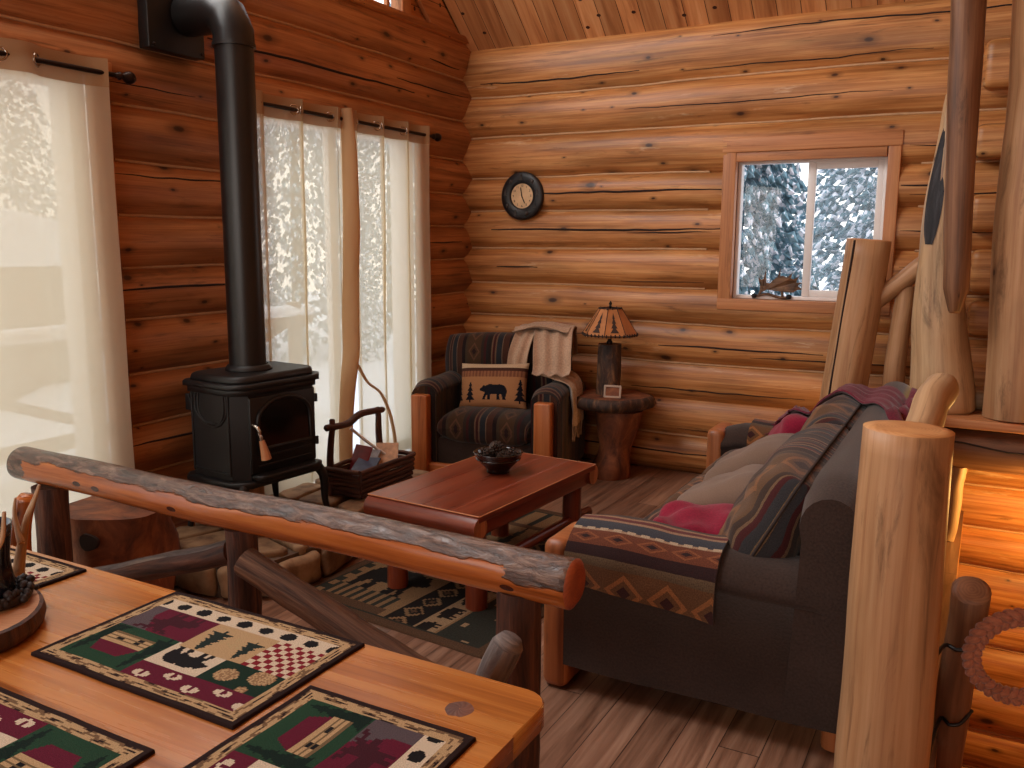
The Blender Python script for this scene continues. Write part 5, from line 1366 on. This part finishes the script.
# ---------------------------------------------------------------- dining table
def dining_table():
    t = thing('dining_table', 'honey pine dining table with rounded plank top in the foreground', 'dining table', (-1.9, .92, 0))
    x0, x1, y0, y1 = -3.05, -.668, .44, 1.395; m = MB(); nb = 6
    w = (y1 - y0) / nb
    for k in range(nb):
        a, b = y0 + w * k, y0 + w * (k + 1)
        so = rnd(0, 20)
        r = .05
        if k == nb - 1: poly = [(x0, a), (x1, a), (x1, b - r)] + [(x1 - r + r * math.cos(q), b - r + r * math.sin(q)) for q in [PI / 2 * i / 5 for i in range(1, 6)]] + [(x0, b)]
        elif k == 0: poly = [(x0, a), (x1 - r, a)] + [(x1 - r + r * math.sin(q), a + r - r * math.cos(q)) for q in [PI / 2 * i / 5 for i in range(1, 6)]] + [(x1, b), (x0, b)]
        else: poly = [(x0, a), (x1, a), (x1, b), (x0, b)]
        m.prism(poly, .045, 0, .004 if k in (0, nb - 1) else .0006, Matrix.Translation((0, 0, ZT - .045)))
    m.build('tabletop', [M['table']], t, world=True)
    # the big dark knot near the end
    k = MB(); k.lathe([(.03, .0), (.022, .0006), (.012, .0008), (.001, .0008)], 24, (-.80, 1.27, ZT - .0002), lump=.12); k.build('knot', [M['knot']], t, world=True)
    for x in (-2.85, -.9):
        for y in (.6, 1.22):
            m = MB(); m.tube(line((x, y, .003), (x, y, .70), 8, .006, x + y), .055, 16, True, 0, None, .08); m.build('leg', [M['table']], t, world=True)
    for y in (.56, 1.27):
        m = MB(); m.rbox((-1.87, y, .655), (1.9, .03, .09), .004); m.build('apron', [M['table']], t, world=True)
M['knot'] = endgrain('table_knot', (70, 34, 22), (120, 66, 38))
dining_table()
def bench():
    t = thing('log_bench', 'rough log bench tucked behind the table, only its knobby end posts showing', 'bench', (-1.9, 1.62, 0))
    m = MB(); m.rbox((-1.9, 1.62, .40), (1.8, .22, .05), .02, 3); m.build('seat', [M['railwood']], t, world=True)
    m = MB(); m.tube(spline([(-1.05, 1.63, .003), (-1.03, 1.64, .3), (-.985, 1.67, .52), (-.93, 1.69, .665)], 6), lambda q: .048 - .010 * q, 14, True, 0, None, .2, 7, None, .5, lambda q, k: 1 if k < .5 else 0); m.build('end_post', [M['weathered'], M['railwood']], t, world=True)
    m = MB(); m.tube(spline([(-2.78, 1.64, .003), (-2.80, 1.66, .3), (-2.84, 1.70, .58), (-2.815, 1.72, .73)], 6), lambda q: .045 - .014 * q, 14, True, 0, None, .2, 7, None, .5); m.build('end_post', [M['railwood']], t, world=True)
bench()
def centrepiece():
    c = (-1.945, .975, ZT + .0005)
    m = MB(); m.lathe([(.001, 0), (.185, 0), (.2, .006), (.205, .025), (.2, .046)], 40, mi=0, lump=.04)
    m.lathe([(.2, .046), (.192, .049)], 40, mi=0, lump=.04); m.lathe([(.192, .049), (.1, .05), (.001, .05)], 40, mi=1, lump=.04)
    o = m.build('wood_slice', [M['barkpost'], M['slice']], loc=c); tag(o, 'round wood slice with a bark rim on the dining table', 'wood slice')
    z = c[2] + .0505
    t = thing('candle_jar', 'dark glass candle jar standing on the wood slice', 'candle jar', (c[0] + .025, c[1] + .09, z))
    m = MB(); m.lathe([(.001, 0), (.05, 0), (.058, .01), (.06, .03), (.052, .07), (.05, .1), (.056, .15), (.06, .18), (.057, .18), (.047, .1), (.05, .04), (.001, .02)], 28); m.build('jar', [M['jar']], t)
    m = MB(); m.lathe([(.001, .02), (.04, .02), (.04, .09), (.001, .09)], 18); m.build('candle', [M['maroon']], t)
    def antler(pts, tines, lab, r):
        m = MB(); m.tube(spline(pts, 8), lambda q: r * (1 - .75 * q), 10, True, 0, None, .12, 12, round_end=.5)
        for tn in tines: m.tube(spline(tn, 6), lambda q: r * .62 * (1 - .75 * q), 8, True, 0, None, .1, 12, round_end=.5)
        o = m.build('deer_antler', [M['antler']], loc=pts[0], world=True); tag(o, lab, 'antler')
    x, y = c[0] - .01, c[1] + .075
    antler([(x - .06, y - .10, z + .012), (x - .02, y - .085, z + .06), (x + .07, y - .03, z + .10), (x + .125, y + .0, z + .155), (x + .135, y + .01, z + .225)], [[(x + .0, y - .07, z + .07), (x - .05, y - .08, z + .13), (x - .06, y - .075, z + .17)]], 'tan deer antler curving up in front of the candle jar', .016)
    antler([(x - .03, y + .125, z + .012), (x - .015, y + .13, z + .08), (x + .0, y + .14, z + .15), (x + .02, y + .15, z + .20), (x + .035, y + .155, z + .235)], [[(x, y + .122, z + .1), (x - .03, y + .13, z + .16), (x - .03, y + .135, z + .2)]], 'shorter antler rising behind the candle jar', .015)
    m = MB()
    for k in range(90):
        a = 2 * PI * k / 90 + rnd(-.03, .03); r = .08 + rnd(-.014, .016); p = V((c[0] + .025 + r * math.cos(a), c[1] + .09 + r * math.sin(a), z + .016 + rnd(-.004, .016)))
        q = rnd(.007, .012); m.lathe([(.0005, -q), (q * .8, -q * .5), (q, 0), (q * .7, q * .6), (.0005, q)], 6, p, lump=.4)
    m.tube([V((c[0] + .025 + .078 * math.cos(a), c[1] + .09 + .078 * math.sin(a), z + .013)) for a in [2 * PI * k / 40 for k in range(40)]], .013, 8, closed=True, lump=.3)
    o = m.build('berry_garland', [M['garland']], loc=(c[0] + .025, c[1] + .09, z), world=True); tag(o, 'dark berry garland ringed around the candle jar', 'garland')
M['slice'] = endgrain('slice_face', (164, 104, 62), (196, 142, 96))
M['antler'] = wood('antler', (120, 84, 58), (184, 146, 110), (216, 188, 156), gu=6, gv=40, knot_amt=0)
M['jar'] = plain('dark_blue_glass', (26, 28, 40), .08, .2, 6)
M['garland'] = plain('garland_dark', (36, 24, 22), .6, .4, 60)
centrepiece()

# ---------------------------------------------------------------- stairs and posts on the right
PM = [M['post'], M['end'], M['crack']]
log_obj('newel_post', (-.162, 2.477, .002), (-.160, 2.477, 1.115), .124, PM, r2=.111, lump=.03, wob=.006, seg=36, n=18, round_end=.035, label='thick pale peeled newel post in the right foreground', cat='post')
log_obj('handrail_end', (-.162, 2.585, 1.02), (-.116, 3.08, 1.155), .052, [M['post_pale'], M['end']], lump=.12, round_end=.4, label='knobby pale handrail end poking up behind the newel post', cat='handrail')
def backpost():
    m = MB(); m.tube(line((-.775, 5.43, .003), (-.632, 5.43, 1.622), 16, .008), lambda q: .135 - .014 * q, 28, True, 0, 1, .03, 3, None, .04)
    o = m.build('stair_post', PM, loc=(-.775, 5.43, 0), world=True); tag(o, 'squared-off stair post with a long vertical crack in front of the window', 'post')
    c = MB(); pts = []
    for i in range(17):
        q = i / 16; p = V((-.775, 5.43, .003)).lerp(V((-.632, 5.43, 1.622)), q); r = .135 - .014 * q; a = R(238); pts.append(p + V((math.cos(a) * r * 1.0, math.sin(a) * r * 1.0, 0)) + V((.002 * nz(q * 9), 0, 0)))
    c.tube(pts[4:], .0065, 6); c.build('crack', [M['crack']], o, world=True)
backpost()
log_obj('stair_handrail', (-.60, 5.45, 1.262), (-.20, 5.43, 1.60), .052, [M['post'], M['end'], M['crack']], lump=.06, label='short log handrail rising from the cracked stair post to the forked trunk', cat='handrail')
log_obj('baluster', (-.452, 5.47, .702), (-.421, 5.46, 1.37), .062, [M['post'], M['end']], r2=.050, lump=.06, label='slim log baluster under the short stair handrail', cat='baluster')
def fork():
    m = MB(); P = [(-.185, 5.30, .702), (-.205, 5.3, .95), (-.228, 5.3, 1.2), (-.25, 5.3, 1.57), (-.255, 5.3, 1.85), (-.25, 5.3, 2.1), (-.258, 5.3, 2.38)]; r = [.165, .15, .135, .115, .092, .068, .032]
    pts = spline(P, 5); rr = [r[min(i // 5, 6)] + (r[min(i // 5 + 1, 6)] - r[min(i // 5, 6)]) * (i % 5) / 5 for i in range(len(pts))]
    m.tube(pts, rr, 24, True, 0, None, .12, 3.0, None, .3)
    o = m.build('tree_trunk_post', [M['post_pale']], loc=P[0], world=True); tag(o, 'pale tapering tree-trunk post with a black charred hollow', 'post')
    s = MB(); rows = []
    for i in range(13):
        q = i / 12; z = 1.60 + .62 * q; k = min(len(pts) - 1, max(range(len(pts)), key=lambda a: -abs(pts[a].z - z))); p = pts[k]; rad = rr[k] * 1.02; wv = math.sin(PI * min(1, q * .95 + .05)) ** .6
        p = V((p.x, p.y, z)); rows.append([p + V((math.sin(a) * rad, -math.cos(a) * rad, 0)) for a in [R(-30 + 62 * (j / 6 - .5) * wv) for j in range(7)]])
    s.grid(rows, None, flip=True); s.build('charred_hollow', [M['char']], o, world=True)
M['char'] = bark('charred_wood', (16, 15, 17), (34, 32, 36), (66, 62, 66), 8, 20, .9)
fork()
def hanging():
    m = MB(); m.tube(line((-.155, 5.02, 1.262), (-.235, 5.02, 3.6), 20, .008), lambda q: .060 + .030 * q - .03 * max(0, .03 - q) / .03, 20, True, 0, None, .12, 3, .86, .35)
    o = m.build('hanging_log', [M['post_dark']], loc=(-.155, 5.02, 1.262), world=True); tag(o, 'dark weathered log pinned upright in front of the pale trunk post', 'log')
hanging()
log_obj('loft_post', (.17, 5.2, .702), (.135, 5.2, 3.35), .165, [M['post'], M['end']], lump=.07, wob=.03, seg=28, label='stout log post at the far right standing on the landing', cat='post')
def landing():
    t = thing('landing_beam', 'heavy dark log beam carrying the stair landing at the right', 'beam', (.4, 5.2, .525))
    m = MB(); m.tube(line((-.60, 5.2, .525), (1.48, 5.2, .525), 20, .008), .118, 22, True, 0, 1, .05, 3); m.build('log', [M['post_dark'], M['end_dark']], t, world=True)
    c = MB(); c.tube([V((-.2 + i * .07, 5.2 - .112, .565 + .018 * nz(i * .3) - .0035 * i)) for i in range(24)], .005, 6); c.build('crack', [M['crack']], t, world=True)
    m = MB()
    for k in range(5): m.rbox((.43, 5.13 + k * .145, .672), (2.1, .142, .05), .006)
    o = m.build('floor_landing', [M['trimw']]); struct(o)
landing()
def tread():
    m = MB(); m.rbox((.02, 5.47, .754), (.34, .22, .108), .03, 4); o = m.build('stair_tread', [M['post_pale']], loc=(.02, 5.47, .70), world=True)
    tag(o, 'pale half-log stair tread on the landing between trunk post and loft post', 'stair tread')
tread()
log_obj('landing_support', (-.10, 5.17, .003), (-.07, 5.17, .425), .043, [M['post_pale'], M['end']], lump=.1, label='thin pale log prop under the landing beam, lit from below', cat='post')
def handrail_down():
    a, b = V((.018, 2.60, .66)), V((-.005, 3.22, -.30))
    t = thing('stair_handrail', 'dark log handrail slanting down the stairwell on iron brackets', 'handrail', tuple(a))
    m = MB(); m.tube(line(a, b, 12, .008), .05, 20, True, 0, 1, .08, 5, None, .12); m.build('rail', [M['post_dark'], M['end_dark']], t, world=True)
    for q in (.16, .52):
        p = a.lerp(b, q); m = MB(); m.tube(spline([(-.052, 2.50, p.z - .02), (-.03, p.y - .055, p.z - .035), (.0, p.y - .06, p.z - .04), (.03, p.y - .052, p.z - .03), (.058, p.y - .01, p.z)], 6), .006, 8); m.build('bracket', [M['iron']], t, world=True)
        m = MB(); m.rbox((-.047, 2.50, p.z - .02), (.008, .03, .07), .002); m.build('bracket_plate', [M['iron']], t, world=True)
handrail_down()
def rope():
    c = V((.155, 2.53, .528)); n = 200; loops = []
    m = MB(); Rr = .128
    ax, az = V((.93, .36, 0)), V((0, -.12, .99))
    nn = ax.cross(az).normalized()
    for s in range(3):
        pts = []
        for k in range(n):
            a = 2 * PI * k / n; ph = 11 * a + s * 2 * PI / 3
            r = Rr + .014 * math.sin(ph); off = .010 * math.sin(2 * ph)
            pts.append(c + ax * r * math.cos(a) + az * r * math.sin(a) * .93 + nn * off)
        m.tube(pts, .0115, 7, closed=True)
    o = m.build('braided_rope', [M['rope']], loc=c, world=True); tag(o, 'brown braided rope ring hanging on the stairwell handrail', 'rope')
M['rope'] = fabric('braided_leather_rope', (150, 92, 68), .3, 160)
rope()
def moose():
    def w(cx, cy): return (-1.377 + (740 + cx / 14.49 - 752) * .0064, 1.238 + (298.5 - (255 + cy / 14.49)) * .0066)
    pal = [(262, 545), (240, 440), (222, 320), (256, 360), (300, 345), (312, 260), (326, 205), (334, 300), (342, 396), (400, 405), (455, 345), (505, 315), (528, 240), (546, 185), (540, 300), (580, 292), (650, 315), (685, 280), (712, 245), (700, 325), (735, 340), (780, 310), (824, 285), (780, 350), (775, 385), (870, 384), (806, 420), (800, 440), (882, 482), (800, 490), (768, 510), (730, 530), (560, 520), (470, 505), (360, 495), (290, 530)]
    y = 5.885
    t = thing('moose_antler', 'broad brown moose antler on the back window sill', 'antler', (-1.22, y, 1.2405))
    poly = [w(*p) for p in pal][::-1]; cx = sum(p[0] for p in poly) / len(poly); cz = sum(p[1] for p in poly) / len(poly)
    m = MB(); n = len(poly)
    fr, bk = [], []
    for (x, z) in poly:
        d = math.hypot(x - cx, z - cz); k = .004 + .010 * max(0, 1 - d / .12); yy = y + .9 * (x - cx) ** 2 + .02 * nz(x * 20, z * 20)
        fr.append(m.vert((x, yy - k, z))); bk.append(m.vert((x, yy + k, z)))
    for i in range(n):
        j = (i + 1) % n; q = lambda v: (m.v[v].x * 1, m.v[v].z)
        m.face([fr[j], fr[i], bk[i], bk[j]], [q(fr[j]), q(fr[i]), q(bk[i]), q(bk[j])], 0, False)
    m.face(fr, [(m.v[i].x, m.v[i].z) for i in fr], 0, False); m.face(bk[::-1], [(m.v[i].x, m.v[i].z) for i in bk[::-1]], 0, False)
    for a_, b_ in (((250, 580), (275, 525)), ((600, 622), (580, 520))): m.tube([V((w(*a_)[0], y - .012, max(1.25, w(*a_)[1]))), V((w(*b_)[0], y, w(*b_)[1] + .006))], .009, 8)
    m.build('palm', [M['antlerdark']], t, world=True)
    m = MB(); bp = [V((w(*p)[0], y - .012, max(1.249, w(*p)[1]))) for p in ((150, 612), (250, 580), (380, 560), (500, 590), (600, 620), (690, 628))]
    m.tube(spline(bp, 6), .009, 10, True, 0, None, .2, 20); m.build('beam', [M['antlerdark']], t, world=True)
    m = MB(); 
    for p in ((185, 598), (690, 620)): 
        q = w(*p); m.lathe([(.001, -.016), (.014, -.012), (.019, 0), (.015, .012), (.001, .016)], 12, (q[0], y - .012, max(1.257, q[1])), lump=.5)
    m.build('burr', [M['bearblack']], t, world=True)
M['antlerdark'] = wood('moose_antler', (48, 34, 28), (98, 70, 50), (150, 112, 80), gu=12, gv=20, knot_amt=0, rough=.6)
moose()

# ---------------------------------------------------------------- camera, light, view
cam = bpy.data.cameras.new('camera'); co = bpy.data.objects.new('camera', cam); C.objects.link(co)
cam.sensor_width = 36; cam.lens = 871.0 / 1024 * 36; cam.clip_start = .02
pi_, ya, ro = .161348, .499483, .0051979
F = V((0, math.cos(pi_), -math.sin(pi_))); U = V((0, math.sin(pi_), math.cos(pi_))); Rr_ = V((1, 0, 0))
Rr_, U = Rr_ * math.cos(ro) + U * math.sin(ro), U * math.cos(ro) - Rr_ * math.sin(ro)
Zr = Matrix.Rotation(ya, 3, 'Z'); F, U, Rr_ = Zr @ F, Zr @ U, Zr @ Rr_
co.matrix_world = Matrix(((Rr_.x, U.x, -F.x, 0), (Rr_.y, U.y, -F.y, 0), (Rr_.z, U.z, -F.z, 1.6), (0, 0, 0, 1)))
bpy.context.scene.camera = co

def area(nm, loc, dirv, sx, sy, power, col=(1, 1, 1), portal=False):
    l = bpy.data.lights.new(nm, 'AREA'); l.shape = 'RECTANGLE'; l.size = sx; l.size_y = sy; l.energy = power; l.color = col
    o = bpy.data.objects.new(nm, l); C.objects.link(o); o.location = loc; o.rotation_euler = V(dirv).to_track_quat('-Z', 'Y').to_euler()
    if portal: l.cycles.is_portal = True
    return o
w = bpy.data.worlds.new('overcast_sky'); bpy.context.scene.world = w; w.use_nodes = True
nt = w.node_tree; bg = nt.nodes['Background']
tc = nt.nodes.new('ShaderNodeTexCoord'); sp = nt.nodes.new('ShaderNodeSeparateXYZ'); nt.links.new(tc.outputs['Generated'], sp.inputs[0])
cr = nt.nodes.new('ShaderNodeValToRGB'); cr.color_ramp.elements[0].color = (1, .98, .95, 1); cr.color_ramp.elements[1].color = (.80, .88, 1, 1); cr.color_ramp.elements[0].position = .0; cr.color_ramp.elements[1].position = .7
nt.links.new(sp.outputs[2], cr.inputs[0]); nt.links.new(cr.outputs[0], bg.inputs['Color']); bg.inputs['Strength'].default_value = 2.0
area('portal_back', (-1.06, 5.97, 1.68), (0, -1, 0), .94, .9, 0, portal=True)
area('portal_left', (XL - .02, 1.41, 1.22), (1, 0, 0), 2.42, 2.2, 0, portal=True)
area('portal_right', (XL - .02, 4.34, 1.22), (1, 0, 0), 1.6, 2.2, 0, portal=True)
area('gable_daylight', (XL + .12, 2.2, 4.4), (1, .1, -.55), 3.2, 1.8, 140, (1, .96, .9))
area('dining_window_daylight', (XL + .12, -2.2, 1.7), (1, .35, -.1), 1.8, 1.6, 44, (1, .96, .9))
area('rear_window_daylight', (-.8, -3.9, 2.2), (0, 1, -.06), 4.0, 2.8, 122, (1, .93, .84))
pl = bpy.data.lights.new('stairwell_bulb', 'POINT'); pl.energy = 60; pl.color = (1, .55, .15); pl.shadow_soft_size = .05
po = bpy.data.objects.new('stairwell_bulb', pl); C.objects.link(po); po.location = (.62, 5.1, .30)
sc = bpy.context.scene
sc.view_settings.view_transform = 'Standard'; sc.view_settings.look = 'None'; sc.view_settings.exposure = 0.0; sc.view_settings.gamma = 1.0; sc.view_settings.use_curve_mapping = False
sc.cycles.use_denoising = True; sc.cycles.max_bounces = 8; sc.cycles.diffuse_bounces = 4; sc.cycles.transparent_max_bounces = 12; sc.cycles.caustics_reflective = False; sc.cycles.caustics_refractive = False
sc.cycles.sample_clamp_indirect = 6.0
